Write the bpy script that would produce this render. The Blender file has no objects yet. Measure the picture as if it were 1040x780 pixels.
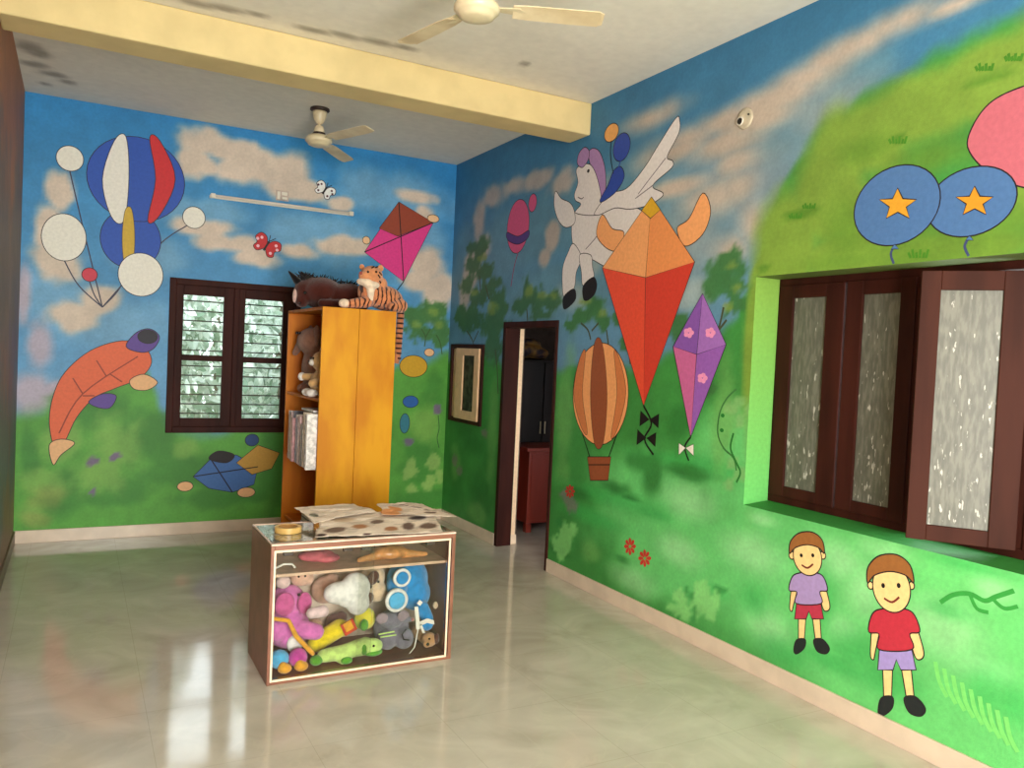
import bpy, bmesh, math, random
import numpy as np
from mathutils import Vector, Matrix, Euler
from mathutils.geometry import tessellate_polygon
random.seed(7); rng = np.random.default_rng(7)
scn = bpy.context.scene; COL = scn.collection
PI = math.pi
# room: right wall x=0, back wall y=0, floor z=0 (metres)
H, W, D = 3.65, 3.79, -9.4
LAYERS = {'B': [('E',(120,170,205),0.9,0.8,4,0.8,[(-2.474,2.859,0.488,0.121),(-0.662,3.234,0.611,0.24),(-1.331,2.772,0.565,0.232),(-3.513,2.042,0.282,0.242),(-0.376,2.682,0.317,0.393),(-3.07,1.826,0.452,0.208),(-2.858,2.431,0.308,0.169)]),('E',(218,196,176),0.7,1.1,5,0.95,[(-2.287,3.432,0.348,0.138),(-1.967,3.306,0.503,0.177),(-1.625,3.177,0.407,0.117),(-1.202,3.114,0.134,0.075),(-2.447,3.294,0.195,0.137),(-2.429,2.717,0.245,0.077),(-2.217,2.61,0.286,0.087),(-1.939,2.506,0.226,0.089),(-1.137,2.699,0.328,0.084),(-1.603,2.604,0.182,0.073),(-3.534,2.884,0.098,0.175),(-3.597,2.596,0.097,0.223),(-3.506,2.349,0.183,0.177),(-3.402,1.887,0.201,0.13),(-3.224,2.023,0.162,0.115),(-0.266,2.614,0.182,0.218),(-0.143,2.305,0.163,0.24),(-0.365,2.436,0.191,0.099),(-0.455,3.262,0.209,0.068),(-0.342,3.1,0.106,0.098)]),('E',(196,170,180),0.9,0.8,5,0.8,[(-3.668,1.227,0.153,0.177),(-3.643,1.63,0.097,0.209),(-3.762,2.022,0.054,0.238),(-3.494,1.271,0.156,0.082)]),('G',(88,158,62),0.16,[(-3.869,1.08),(-3.596,1.131),(-3.388,1.331),(-3.135,1.471),(-2.827,1.38),(-2.658,0.987),(-2.16,0.898),(-1.541,0.971),(-0.879,1.234),(-0.536,1.566),(-0.168,1.68),(0.083,1.731)]),('E',(62,128,50),0.9,1.2,6,0.8,[(-3.238,1.152,0.266,0.183),(-2.813,0.901,0.234,0.257),(-2.4,0.546,0.414,0.125),(-1.711,0.62,0.127,0.463),(-3.472,0.41,0.157,0.214),(-3.03,0.393,0.258,0.103),(-2.097,0.311,0.518,0.091),(-0.28,0.589,0.173,0.303),(-0.155,0.23,0.328,0.122),(-3.689,0.661,0.062,0.243),(-0.15,1.297,0.153,0.202)]),('E',(140,182,88),0.9,1.3,7,0.6,[(-3.041,0.8,0.198,0.22),(-3.483,0.821,0.157,0.148),(-3.185,0.567,0.194,0.184),(-3.581,0.496,0.141,0.114),(-2.49,0.768,0.098,0.088),(-1.539,0.896,0.092,0.093),(-0.245,0.993,0.152,0.181),(-3.68,0.255,0.111,0.097)]),('E',(150,150,80),0.9,1.0,7,0.5,[(-3.542,0.371,0.127,0.115),(-3.643,0.188,0.098,0.066)]),('E',(66,118,60),0.5,1.5,14,0.95,[(-0.347,2.041,0.148,0.118),(-0.189,2.121,0.162,0.12),(-0.106,1.985,0.132,0.141),(-0.266,1.916,0.161,0.1),(-0.111,1.854,0.088,0.081),(-0.423,2.085,0.106,0.079)]),('E',(140,165,70),0.7,1.0,12,0.6,[(-0.19,2.141,0.065,0.04),(-0.355,1.99,0.053,0.039),(-0.118,2.005,0.054,0.04)]),('E',(158,186,104),0.35,1.4,14,0.7,[(-0.117,0.586,0.076,0.082),(-0.14,0.383,0.088,0.082),(-0.373,0.511,0.086,0.101),(-0.344,0.339,0.064,0.06),(-0.044,0.441,0.055,0.082)]),('E',(118,92,140),0.35,1.2,20,0.85,[(-3.217,0.668,0.037,0.042),(-3.246,0.644,0.044,0.021),(-3.054,0.707,0.046,0.025),(-3.083,0.682,0.03,0.025),(-3.225,0.4,0.022,0.034),(-0.1,1.145,0.043,0.05),(-0.397,0.812,0.043,0.04)])],'R': [('E',(96,140,160),0.9,0.8,4,0.8,[(-1.458,2.761,1.087,0.345),(-3.031,2.587,0.697,0.552),(-3.849,2.318,0.44,0.361),(-2.004,2.223,0.944,0.321),(-4.344,3.038,0.437,0.164),(-0.477,2.678,0.677,0.29),(-4.786,3.184,0.241,0.1)]),('E',(206,178,158),0.8,1.1,5,0.75,[(-0.594,3.026,0.153,0.211),(-0.848,3.195,0.247,0.111),(-1.233,3.223,0.264,0.089),(-1.721,3.209,0.299,0.083),(-2.073,3.117,0.212,0.111),(-0.686,2.753,0.171,0.114),(-0.447,2.536,0.181,0.214),(-1.959,2.706,0.11,0.113),(-1.849,2.539,0.097,0.081),(-0.335,2.3,0.116,0.196)]),('E',(206,180,158),1.7,0.9,3.5,0.85,[(-3.603,3.145,0.323,0.076),(-3.867,3.176,0.26,0.072),(-4.245,3.198,0.256,0.079),(-4.532,3.265,0.228,0.074),(-4.787,3.34,0.205,0.071),(-4.998,3.368,0.164,0.067),(-3.185,3.368,0.284,0.068),(-3.512,3.089,0.393,0.077),(-3.878,3.038,0.311,0.078),(-4.153,3.127,0.281,0.074),(-4.401,3.212,0.24,0.071),(-4.656,3.311,0.204,0.072),(-4.89,3.346,0.172,0.069),(-5.101,3.378,0.178,0.065),(-5.344,3.351,0.187,0.036),(-3.859,2.734,0.226,0.084),(-4.064,2.76,0.145,0.081),(-4.197,2.543,0.093,0.124),(-4.028,2.391,0.131,0.081),(-3.532,2.847,0.292,0.051),(-4.036,2.908,0.162,0.07)]),('E',(176,170,160),2.0,0.6,3,0.55,[(-4.143,2.747,0.474,0.228),(-4.736,3.049,0.309,0.121),(-3.653,2.519,0.281,0.25)]),('E',(190,190,175),0.9,0.9,5,0.5,[(-2.576,2.491,0.131,0.177),(-2.715,2.802,0.101,0.218),(-2.372,2.206,0.28,0.107),(-3.683,2.146,0.186,0.099)]),('G',(60,138,62),0.11,[(-5.869,3.181),(-5.65,3.165),(-5.445,3.159),(-5.242,3.136),(-5.043,3.103),(-4.854,3.049),(-4.679,2.993),(-4.527,2.882),(-4.403,2.715),(-4.309,2.545),(-4.261,2.396),(-4.225,2.277),(-4.168,2.123),(-4.11,1.954),(-3.953,1.868),(-3.712,1.787),(-3.216,1.712),(-2.623,1.667),(-2.062,1.602),(-1.006,1.635),(-0.233,1.711),(0.389,1.573)]),('E',(120,152,58),0.6,0.6,3,0.98,[(-4.463,2.376,0.25,0.321),(-4.707,2.604,0.251,0.306),(-4.924,2.859,0.285,0.194),(-5.182,2.938,0.356,0.183),(-5.5,2.984,0.304,0.169),(-5.753,2.757,0.228,0.475),(-4.85,2.288,0.356,0.148),(-5.371,2.264,0.421,0.087),(-4.758,2.746,0.183,0.302),(-4.278,2.174,0.089,0.167),(-4.243,1.841,0.076,0.448)]),('E',(96,136,46),1.5,0.9,4,0.8,[(-4.852,2.264,0.296,0.05),(-5.279,2.241,0.391,0.044),(-4.843,2.387,0.131,0.149),(-5.116,2.357,0.326,0.111),(-5.5,2.332,0.262,0.085),(-5.582,2.368,0.251,0.1),(-5.272,2.695,0.195,0.081),(-4.928,2.81,0.136,0.058),(-4.584,2.545,0.079,0.026),(-5.362,2.395,0.28,0.079)]),('E',(80,128,38),0.9,0.9,8,0.8,[(-5.099,2.821,0.036,0.019),(-4.532,2.542,0.121,0.021),(-4.3,2.271,0.045,0.022),(-5.5,2.984,0.104,0.021)]),('E',(104,200,112),0.9,0.6,3,0.95,[(-4.596,0.579,1.042,0.469),(-3.811,0.554,0.92,0.363),(-5.204,0.416,1.083,0.457),(-5.648,0.736,0.413,0.328),(-3.395,0.852,0.625,0.26),(-4.108,1.147,0.322,0.344),(-5.598,0.212,0.426,0.207)]),('E',(172,226,166),1.8,1.0,3.5,0.55,[(-4.302,0.669,0.21,0.089),(-4.901,0.76,0.152,0.078),(-5.172,0.874,0.124,0.055),(-5.484,0.6,0.179,0.102),(-5.683,0.83,0.08,0.056),(-4.48,0.275,0.126,0.096),(-3.787,0.857,0.199,0.085),(-5.079,0.661,0.108,0.141),(-3.72,0.532,0.185,0.073),(-4.982,0.438,0.079,0.057),(-5.665,0.491,0.122,0.066),(-5.673,0.992,0.064,0.033),(-4.399,0.869,0.087,0.028),(-4.746,0.774,0.062,0.071),(-3.233,0.214,0.219,0.079)]),('E',(58,170,80),1.8,1.1,4,0.6,[(-4.826,0.539,0.06,0.169),(-5.045,0.361,0.132,0.114),(-4.557,0.192,0.177,0.063),(-4.907,0.253,0.235,0.039),(-5.213,0.279,0.153,0.064),(-4.36,0.404,0.103,0.076),(-3.767,1.1,0.457,0.048),(-2.955,0.742,0.478,0.056),(-2.722,0.554,0.332,0.043),(-3.406,0.722,0.206,0.033),(-5.67,0.41,0.097,0.09),(-5.574,0.905,0.17,0.025),(-5.792,0.397,0.076,0.078),(-5.478,0.685,0.089,0.034),(-4.045,0.372,0.116,0.035),(-2.588,0.565,0.186,0.058)]),('E',(40,110,46),1.4,1.2,5,0.75,[(-0.536,1.043,0.313,0.191),(-0.924,0.432,0.287,0.182),(-0.289,0.524,0.189,0.294),(-3.274,1.033,0.172,0.067),(-3.772,1.039,0.272,0.043),(-3.008,0.821,0.164,0.041),(-3.655,1.336,0.113,0.087),(-3.184,0.782,0.111,0.02),(-3.406,0.972,0.103,0.13),(-2.34,0.208,0.114,0.03),(-3.131,0.338,0.079,0.02),(-0.666,0.865,0.217,0.094),(-1.058,0.729,0.119,0.18),(-2.508,0.701,0.191,0.037)]),('E',(112,168,88),0.9,1.0,5,0.6,[(-2.314,1.288,0.115,0.46),(-1.07,1.003,0.099,0.449),(-4.045,1.431,0.099,0.29),(-4.289,1.34,0.067,0.333),(-0.397,1.275,0.138,0.097),(-0.278,0.622,0.119,0.196),(-0.819,0.226,0.189,0.092),(-2.744,0.303,0.126,0.087)]),('E',(58,104,66),0.45,1.6,12,0.92,[(-0.623,2.74,0.217,0.086),(-0.485,2.6,0.18,0.077),(-0.775,2.503,0.19,0.093),(-0.932,2.364,0.182,0.083),(-0.371,2.396,0.139,0.098),(-0.694,2.265,0.215,0.094),(-1.066,2.222,0.138,0.108),(-0.497,2.053,0.246,0.135),(-0.969,1.998,0.262,0.164),(-0.264,2.087,0.142,0.099),(-1.153,2.129,0.116,0.089),(-1.595,2.242,0.104,0.127),(-1.481,2.162,0.142,0.069),(-1.785,2.184,0.164,0.099),(-2.01,2.159,0.123,0.096),(-0.99,1.798,0.201,0.127),(-1.893,2.066,0.192,0.049)]),('E',(58,112,58),0.45,1.6,12,0.92,[(-2.456,2.038,0.164,0.076),(-2.637,2.092,0.181,0.088),(-2.772,2.002,0.112,0.064),(-2.322,1.979,0.114,0.046),(-3.14,1.968,0.112,0.081),(-2.94,2.027,0.095,0.07),(-3.606,1.93,0.096,0.088),(-3.462,2.028,0.081,0.078),(-3.977,2.308,0.134,0.083),(-4.068,2.186,0.122,0.093),(-3.928,2.182,0.102,0.071),(-4.101,2.069,0.08,0.08),(-3.998,2.353,0.083,0.047),(-4.118,2.268,0.063,0.058),(-3.095,1.832,0.113,0.068),(-3.864,1.567,0.088,0.06)]),('E',(132,152,66),0.7,1.2,12,0.65,[(-0.698,2.639,0.107,0.038),(-0.953,2.163,0.121,0.055),(-1.643,2.273,0.068,0.05),(-1.878,2.229,0.097,0.032),(-2.513,2.155,0.081,0.03),(-2.742,2.06,0.063,0.029),(-4.035,2.303,0.049,0.024),(-4.093,2.173,0.04,0.028),(-0.558,2.319,0.089,0.028),(-2.035,2.222,0.061,0.032),(-4.037,2.06,0.041,0.023)]),('E',(130,182,110),0.3,0.8,14,0.75,[(-4.1,1.465,0.072,0.035),(-4.176,1.511,0.047,0.034),(-4.256,1.471,0.046,0.033),(-4.185,1.397,0.039,0.039),(-4.14,1.152,0.048,0.045),(-4.208,1.093,0.046,0.045),(-4.291,1.312,0.044,0.044),(-4.335,1.223,0.051,0.038),(-4.118,1.021,0.04,0.035)]),('E',(150,220,130),0.3,1.1,16,0.65,[(-3.744,0.238,0.064,0.061),(-3.683,0.163,0.066,0.038),(-3.953,0.346,0.068,0.07),(-4.01,0.273,0.075,0.082),(-3.908,0.237,0.052,0.083),(-4.072,0.35,0.033,0.035),(-2.401,0.337,0.112,0.098),(-2.337,0.246,0.114,0.092),(-2.493,0.411,0.068,0.059),(-3.795,0.178,0.064,0.049)]),('E',(46,132,60),0.6,1.0,16,0.7,[(-3.851,0.281,0.027,0.036),(-3.803,0.305,0.018,0.03),(-4.085,0.395,0.033,0.023),(-4.134,0.397,0.024,0.017),(-3.894,0.196,0.026,0.048),(-2.29,0.43,0.058,0.03)]),('E',(126,112,116),0.6,1.6,26,0.7,[(-2.358,0.645,0.071,0.046),(-2.462,0.595,0.083,0.059),(-2.404,0.615,0.056,0.046),(-0.276,0.641,0.071,0.049),(-0.403,0.56,0.069,0.048),(-0.909,0.986,0.061,0.037)]),('E',(238,170,160),0.8,0.9,5,1.0,[(-5.591,2.739,0.009,0.008)])]}
FIGURES = {'B': [('L',(58,92,50),0.012,[(-0.27,1.776),(-0.264,1.876),(-0.311,1.953)]),
('L',(58,92,50),0.012,[(-0.264,1.866),(-0.214,1.959)]),
('L',(58,92,50),0.012,[(-0.071,1.704),(-0.099,1.824),(-0.146,1.902)]),
('L',(50,95,48),0.01,[(-0.085,1.074),(-0.068,0.942),(-0.085,0.84),(-0.058,0.738)]),
('P',(196,44,50),1.0,1,[(-1.864,2.631),(-1.865,2.707),(-1.916,2.743),(-1.967,2.704),(-1.953,2.654),(-1.984,2.616),(-1.953,2.578),(-1.891,2.601)]),
('E',(240,190,200),0,(-1.911,2.697,0.013,0.014)),
('E',(240,190,200),0,(-1.948,2.684,0.014,0.014)),
('E',(240,190,200),0,(-1.943,2.616,0.014,0.014)),
('P',(196,44,50),1.0,1,[(-1.864,2.631),(-1.8,2.674),(-1.739,2.654),(-1.742,2.59),(-1.793,2.572),(-1.807,2.526),(-1.857,2.529),(-1.875,2.592)]),
('E',(240,190,200),0,(-1.781,2.632,0.014,0.014)),
('E',(240,190,200),0,(-1.771,2.594,0.014,0.014)),
('E',(240,190,200),0,(-1.831,2.559,0.014,0.014)),
('L',(22,18,20),0.018,[(-1.846,2.665),(-1.892,2.579)]),
('L',(22,18,20),0.007,[(-1.846,2.665),(-1.786,2.7)]),
('L',(22,18,20),0.007,[(-1.846,2.665),(-1.835,2.724)]),
('P',(235,235,232),1.0,1,[(-1.348,3.206),(-1.346,3.265),(-1.385,3.293),(-1.427,3.264),(-1.417,3.225),(-1.443,3.196),(-1.42,3.167),(-1.37,3.183)]),
('E',(90,50,60),0,(-1.382,3.258,0.011,0.01)),
('E',(90,50,60),0,(-1.412,3.248,0.011,0.011)),
('E',(90,50,60),0,(-1.411,3.196,0.011,0.011)),
('P',(235,235,232),1.0,1,[(-1.348,3.206),(-1.296,3.239),(-1.248,3.223),(-1.253,3.174),(-1.294,3.161),(-1.307,3.125),(-1.346,3.128),(-1.357,3.177)]),
('E',(90,50,60),0,(-1.283,3.206,0.011,0.01)),
('E',(90,50,60),0,(-1.276,3.177,0.011,0.011)),
('E',(90,50,60),0,(-1.324,3.151,0.011,0.011)),
('L',(22,18,20),0.018,[(-1.333,3.232),(-1.371,3.167)]),
('L',(22,18,20),0.007,[(-1.333,3.232),(-1.284,3.259)]),
('L',(22,18,20),0.007,[(-1.333,3.232),(-1.322,3.278)]),
('L',(60,60,80),0.01,[(-3.461,3.064),(-3.356,2.625),(-3.193,1.967)]),
('L',(60,60,80),0.01,[(-3.485,2.335),(-3.373,2.134),(-3.193,1.967)]),
('L',(60,60,80),0.01,[(-2.993,2.317),(-3.078,2.117),(-3.193,1.967)]),
('L',(60,60,80),0.01,[(-2.551,2.729),(-2.783,2.523),(-3.193,1.967)]),
('L',(60,60,80),0.01,[(-3.294,2.174),(-3.254,2.062),(-3.193,1.967)]),
('E',(44,84,178),1.0,(-2.992,2.559,0.234,0.25)),
('E',(44,84,178),1.0,(-2.961,3.072,0.379,0.357)),
('P',(236,232,222),1.0,1,[(-3.142,3.366),(-3.054,3.414),(-3.022,3.08),(-3.049,2.711),(-3.147,2.732),(-3.222,3.034)]),
('P',(205,44,50),1.0,1,[(-2.872,3.437),(-2.786,3.418),(-2.659,3.116),(-2.775,2.787),(-2.867,2.733),(-2.816,3.094)]),
('P',(205,170,60),0.7,1,[(-3.044,2.795),(-2.992,2.81),(-2.962,2.563),(-2.978,2.318),(-3.031,2.313),(-3.06,2.552)]),
('E',(236,232,220),1.0,(-3.463,3.168,0.099,0.103)),
('E',(236,232,220),1.0,(-3.489,2.52,0.162,0.193)),
('E',(236,232,220),1.0,(-2.907,2.266,0.176,0.185)),
('E',(236,232,220),1.0,(-2.497,2.804,0.093,0.095)),
('E',(205,60,80),1.0,(-3.295,2.231,0.058,0.057)),
('P',(226,104,66),1.0,1,[(-3.535,1.213),(-3.454,1.411),(-3.271,1.599),(-3.036,1.693),(-2.866,1.651),(-2.8,1.518),(-2.889,1.378),(-3.07,1.289),(-3.231,1.202),(-3.359,1.035),(-3.44,0.837),(-3.51,0.772),(-3.557,0.985)]),
('P',(96,70,150),1.0,1,[(-3.004,1.645),(-2.931,1.766),(-2.824,1.807),(-2.744,1.743),(-2.788,1.638),(-2.88,1.6)]),
('E',(40,36,48),1.0,(-2.838,1.738,0.078,0.059)),
('P',(96,70,150),1.0,1,[(-3.275,1.168),(-3.173,1.236),(-3.068,1.222),(-3.11,1.12),(-3.2,1.119)]),
('P',(232,180,130),1.0,1,[(-3.553,0.805),(-3.469,0.854),(-3.368,0.82),(-3.466,0.722),(-3.521,0.641)]),
('P',(232,180,130),1.0,1,[(-2.966,1.359),(-2.859,1.413),(-2.748,1.348),(-2.824,1.278),(-2.933,1.284)]),
('L',(140,56,40),0.01,[(-3.485,0.903),(-3.32,1.234),(-2.91,1.564)]),
('L',(140,56,40),0.01,[(-3.32,1.234),(-3.396,1.363)]),
('L',(140,56,40),0.01,[(-3.148,1.387),(-3.225,1.518)]),
('L',(140,56,40),0.01,[(-3.32,1.217),(-3.232,1.219)]),
('L',(140,56,40),0.01,[(-3.118,1.405),(-3.026,1.341)]),
('P',(66,108,170),1,0,[(-2.432,0.511),(-2.288,0.667),(-2.067,0.699),(-1.871,0.586),(-1.901,0.422),(-2.09,0.356),(-2.296,0.4)]),
('P',(190,146,60),1,0,[(-2.065,0.627),(-1.878,0.788),(-1.678,0.712),(-1.745,0.565),(-1.921,0.514)]),
('L',(22,18,20),0.01,[(-2.288,0.667),(-2.09,0.356)]),
('L',(22,18,20),0.01,[(-2.432,0.511),(-1.871,0.586)]),
('P',(36,30,34),1.0,1,[(-2.304,0.668),(-2.223,0.738),(-2.085,0.7),(-2.151,0.629)]),
('E',(40,70,120),1.0,(-1.933,0.834,0.061,0.055)),
('E',(232,180,130),1.0,(-2.495,0.425,0.066,0.044)),
('E',(232,180,130),1.0,(-1.968,0.351,0.079,0.046)),
('P',(226,60,140),1,0,[(-0.608,3.193),(-0.232,3.035),(-0.522,2.413),(-0.939,2.663)]),
('P',(150,66,44),1,0,[(-0.608,3.193),(-0.232,3.035),(-0.604,2.854),(-0.8,2.909)]),
('L',(22,18,20),0.01,[(-0.608,3.193),(-0.522,2.413)]),
('L',(22,18,20),0.01,[(-0.939,2.663),(-0.232,3.035)]),
('L',(22,18,20),0.01,[(-0.522,2.413),(-0.6,2.308),(-0.66,2.264)]),
('E',(240,196,150),1.0,(-0.234,3.074,0.064,0.039)),
('E',(240,196,150),1.0,(-0.924,2.779,0.039,0.038)),
('E',(206,160,40),1.0,(-0.378,1.571,0.149,0.11)),
('E',(232,186,140),1.0,(-0.214,1.718,0.054,0.04)),
('E',(40,96,170),1.0,(-0.394,1.212,0.084,0.06)),
('E',(50,120,140),1.0,(-0.447,0.992,0.052,0.1))],'R': [('L',(70,78,52),0.016,[(-0.688,2.322),(-0.651,2.474)]),
('L',(70,78,52),0.016,[(-0.884,2.238),(-0.788,2.372)]),
('L',(70,78,52),0.016,[(-0.642,1.719),(-0.563,1.851),(-0.418,1.948)]),
('L',(70,78,52),0.016,[(-0.586,1.842),(-0.684,1.946)]),
('L',(70,78,52),0.016,[(-1.151,1.37),(-1.109,1.593),(-1.052,1.772)]),
('L',(70,78,52),0.016,[(-2.605,1.865),(-2.559,1.939),(-2.46,1.992)]),
('L',(70,78,52),0.016,[(-2.612,1.931),(-2.698,1.989)]),
('L',(70,78,52),0.016,[(-2.836,1.83),(-2.802,1.937)]),
('L',(70,78,52),0.016,[(-3.936,1.868),(-3.971,1.956),(-3.996,2.061)]),
('L',(70,78,52),0.016,[(-3.949,1.909),(-4.027,1.985)]),
('L',(70,78,52),0.016,[(-3.107,1.696),(-3.085,1.818)]),
('L',(70,78,52),0.016,[(-1.633,2.023),(-1.607,2.124)]),
('L',(60,120,60),0.012,[(-4.139,1.582),(-4.063,1.52),(-4.012,1.429),(-4.005,1.31),(-4.061,1.228),(-4.146,1.181),(-4.175,1.111)]),
('L',(40,120,48),0.014,[(-4.135,1.324),(-4.118,1.235),(-4.172,1.156),(-4.207,1.104),(-4.18,1.043)]),
('L',(52,150,62),0.02,[(-5.453,0.713),(-5.509,0.763),(-5.581,0.788),(-5.646,0.777),(-5.693,0.808),(-5.762,0.852)]),
('L',(52,150,62),0.016,[(-5.581,0.788),(-5.615,0.735),(-5.665,0.733)]),
('L',(52,150,62),0.016,[(-5.678,0.795),(-5.728,0.769),(-5.781,0.793)]),
('E',(40,128,52),0,(-3.731,1.325,0.018,0.012)),
('E',(40,128,52),0,(-4.038,1.419,0.016,0.012)),
('E',(40,128,52),0,(-4.037,1.331,0.017,0.012)),
('L',(118,208,108),0.02,[(-5.448,0.447),(-5.472,0.368),(-5.512,0.314)]),
('L',(118,208,108),0.02,[(-5.49,0.432),(-5.514,0.353),(-5.553,0.3)]),
('L',(118,208,108),0.02,[(-5.532,0.417),(-5.555,0.339),(-5.593,0.286)]),
('L',(118,208,108),0.02,[(-5.573,0.402),(-5.595,0.325),(-5.633,0.273)]),
('L',(118,208,108),0.02,[(-5.612,0.388),(-5.635,0.312),(-5.672,0.26)]),
('L',(118,208,108),0.02,[(-5.652,0.373),(-5.673,0.298),(-5.71,0.247)]),
('L',(118,208,108),0.02,[(-5.69,0.359),(-5.711,0.285),(-5.747,0.235)]),
('L',(118,208,108),0.02,[(-5.727,0.346),(-5.748,0.273),(-5.783,0.223)]),
('L',(118,208,108),0.02,[(-5.764,0.333),(-5.785,0.26),(-5.819,0.211)]),
('P',(200,58,48),0,1,[(-3.223,0.449),(-3.26,0.444),(-3.278,0.462),(-3.258,0.471)]),
('P',(200,58,48),0,1,[(-3.218,0.442),(-3.239,0.413),(-3.263,0.415),(-3.257,0.437)]),
('P',(200,58,48),0,1,[(-3.21,0.437),(-3.202,0.402),(-3.218,0.387),(-3.231,0.408)]),
('P',(200,58,48),0,1,[(-3.204,0.439),(-3.172,0.417),(-3.17,0.393),(-3.194,0.403)]),
('P',(200,58,48),0,1,[(-3.203,0.445),(-3.165,0.45),(-3.146,0.432),(-3.168,0.423)]),
('P',(200,58,48),0,1,[(-3.208,0.452),(-3.187,0.481),(-3.162,0.479),(-3.168,0.458)]),
('P',(200,58,48),0,1,[(-3.216,0.457),(-3.224,0.492),(-3.208,0.507),(-3.195,0.486)]),
('P',(200,58,48),0,1,[(-3.222,0.456),(-3.254,0.477),(-3.256,0.5),(-3.232,0.491)]),
('P',(200,58,48),0,1,[(-3.39,0.408),(-3.428,0.404),(-3.447,0.422),(-3.426,0.43)]),
('P',(200,58,48),0,1,[(-3.385,0.401),(-3.406,0.373),(-3.431,0.376),(-3.425,0.397)]),
('P',(200,58,48),0,1,[(-3.377,0.396),(-3.368,0.361),(-3.385,0.347),(-3.398,0.369)]),
('P',(200,58,48),0,1,[(-3.371,0.397),(-3.337,0.375),(-3.335,0.352),(-3.36,0.362)]),
('P',(200,58,48),0,1,[(-3.37,0.403),(-3.331,0.407),(-3.312,0.389),(-3.333,0.381)]),
('P',(200,58,48),0,1,[(-3.375,0.411),(-3.354,0.438),(-3.328,0.436),(-3.334,0.415)]),
('P',(200,58,48),0,1,[(-3.383,0.415),(-3.391,0.45),(-3.375,0.464),(-3.362,0.443)]),
('P',(200,58,48),0,1,[(-3.389,0.414),(-3.422,0.436),(-3.424,0.458),(-3.4,0.449)]),
('P',(176,48,40),0,1,[(-2.435,0.697),(-2.474,0.691),(-2.494,0.706),(-2.472,0.714)]),
('P',(176,48,40),0,1,[(-2.43,0.69),(-2.451,0.665),(-2.477,0.666),(-2.471,0.685)]),
('P',(176,48,40),0,1,[(-2.422,0.686),(-2.413,0.655),(-2.43,0.642),(-2.443,0.661)]),
('P',(176,48,40),0,1,[(-2.415,0.688),(-2.381,0.669),(-2.379,0.649),(-2.404,0.656)]),
('P',(176,48,40),0,1,[(-2.414,0.693),(-2.375,0.698),(-2.355,0.683),(-2.377,0.675)]),
('P',(176,48,40),0,1,[(-2.419,0.7),(-2.398,0.725),(-2.372,0.724),(-2.378,0.705)]),
('P',(176,48,40),0,1,[(-2.427,0.703),(-2.437,0.734),(-2.42,0.748),(-2.406,0.729)]),
('P',(176,48,40),0,1,[(-2.434,0.702),(-2.468,0.72),(-2.47,0.74),(-2.445,0.733)]),
('E',(210,86,130),1.0,(-1.378,2.856,0.2,0.235)),
('P',(84,60,130),1.0,1,[(-1.178,2.827),(-1.386,2.769),(-1.576,2.798),(-1.565,2.732),(-1.393,2.699),(-1.204,2.754)]),
('E',(210,86,130),1.0,(-1.622,3.026,0.069,0.076)),
('L',(150,60,100),0.012,[(-1.401,2.621),(-1.341,2.497),(-1.302,2.334)]),
('P',(206,198,200),1.0,1,[(-2.76,2.418),(-2.977,2.36),(-3.147,2.327),(-3.382,2.215),(-3.471,2.134),(-3.387,2.077),(-3.228,2.125),(-2.961,2.146),(-2.83,2.245)]),
('P',(22,18,20),0,1,[(-3.473,2.121),(-3.53,2.057),(-3.513,1.983),(-3.426,1.967),(-3.382,1.989),(-3.381,2.071)]),
('P',(222,216,214),1.0,1,[(-2.577,2.8),(-2.867,2.843),(-3.11,2.768),(-3.245,2.671),(-3.23,2.478),(-3.01,2.377),(-2.762,2.397),(-2.568,2.466),(-2.407,2.502),(-2.295,2.601),(-2.261,2.752),(-2.301,2.859)]),
('P',(222,216,214),1.0,1,[(-2.294,2.613),(-2.396,2.536),(-2.418,2.467),(-2.361,2.383),(-2.339,2.261),(-2.205,2.2),(-2.165,2.305),(-2.161,2.443),(-2.228,2.551)]),
('P',(22,18,20),0,1,[(-2.339,2.261),(-2.375,2.181),(-2.276,2.117),(-2.2,2.109),(-2.192,2.205)]),
('P',(222,216,214),1.0,1,[(-2.398,2.514),(-2.55,2.5),(-2.581,2.411),(-2.604,2.327),(-2.467,2.276),(-2.434,2.378)]),
('P',(22,18,20),0,1,[(-2.599,2.334),(-2.654,2.276),(-2.63,2.203),(-2.537,2.159),(-2.476,2.177),(-2.467,2.276)]),
('P',(166,130,180),1.0,1,[(-2.486,3.178),(-2.449,3.276),(-2.502,3.305),(-2.593,3.265),(-2.666,3.159),(-2.698,3.048),(-2.698,2.921),(-2.639,2.877),(-2.558,3.018)]),
('P',(222,216,214),1.0,1,[(-2.311,2.846),(-2.379,2.904),(-2.302,2.944),(-2.28,2.997),(-2.322,3.079),(-2.289,3.174),(-2.336,3.206),(-2.465,3.195),(-2.548,3.127),(-2.616,3.008),(-2.652,2.896),(-2.616,2.794)]),
('P',(166,130,180),1.0,1,[(-2.301,3.228),(-2.315,3.303),(-2.393,3.336),(-2.455,3.297),(-2.453,3.232),(-2.378,3.185)]),
('E',(22,18,20),0,(-2.461,3.143,0.018,0.014)),
('L',(90,80,90),0.008,[(-2.333,2.966),(-2.383,2.945),(-2.415,2.954)]),
('L',(110,100,110),0.008,[(-2.475,2.55),(-2.629,2.643),(-2.693,2.763)]),
('P',(222,216,214),1.0,1,[(-2.576,2.817),(-2.753,2.923),(-2.963,2.931),(-3.152,3.038),(-3.297,3.165),(-3.463,3.302),(-3.502,3.279),(-3.5,3.196),(-3.395,3.069),(-3.451,3.03),(-3.446,2.984),(-3.257,2.902),(-3.369,2.836),(-3.342,2.802),(-3.205,2.774),(-3.01,2.778),(-2.834,2.811),(-2.635,2.788)]),
('L',(120,110,118),0.008,[(-3.101,2.869),(-3.192,2.933),(-3.381,3.062)]),
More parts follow.
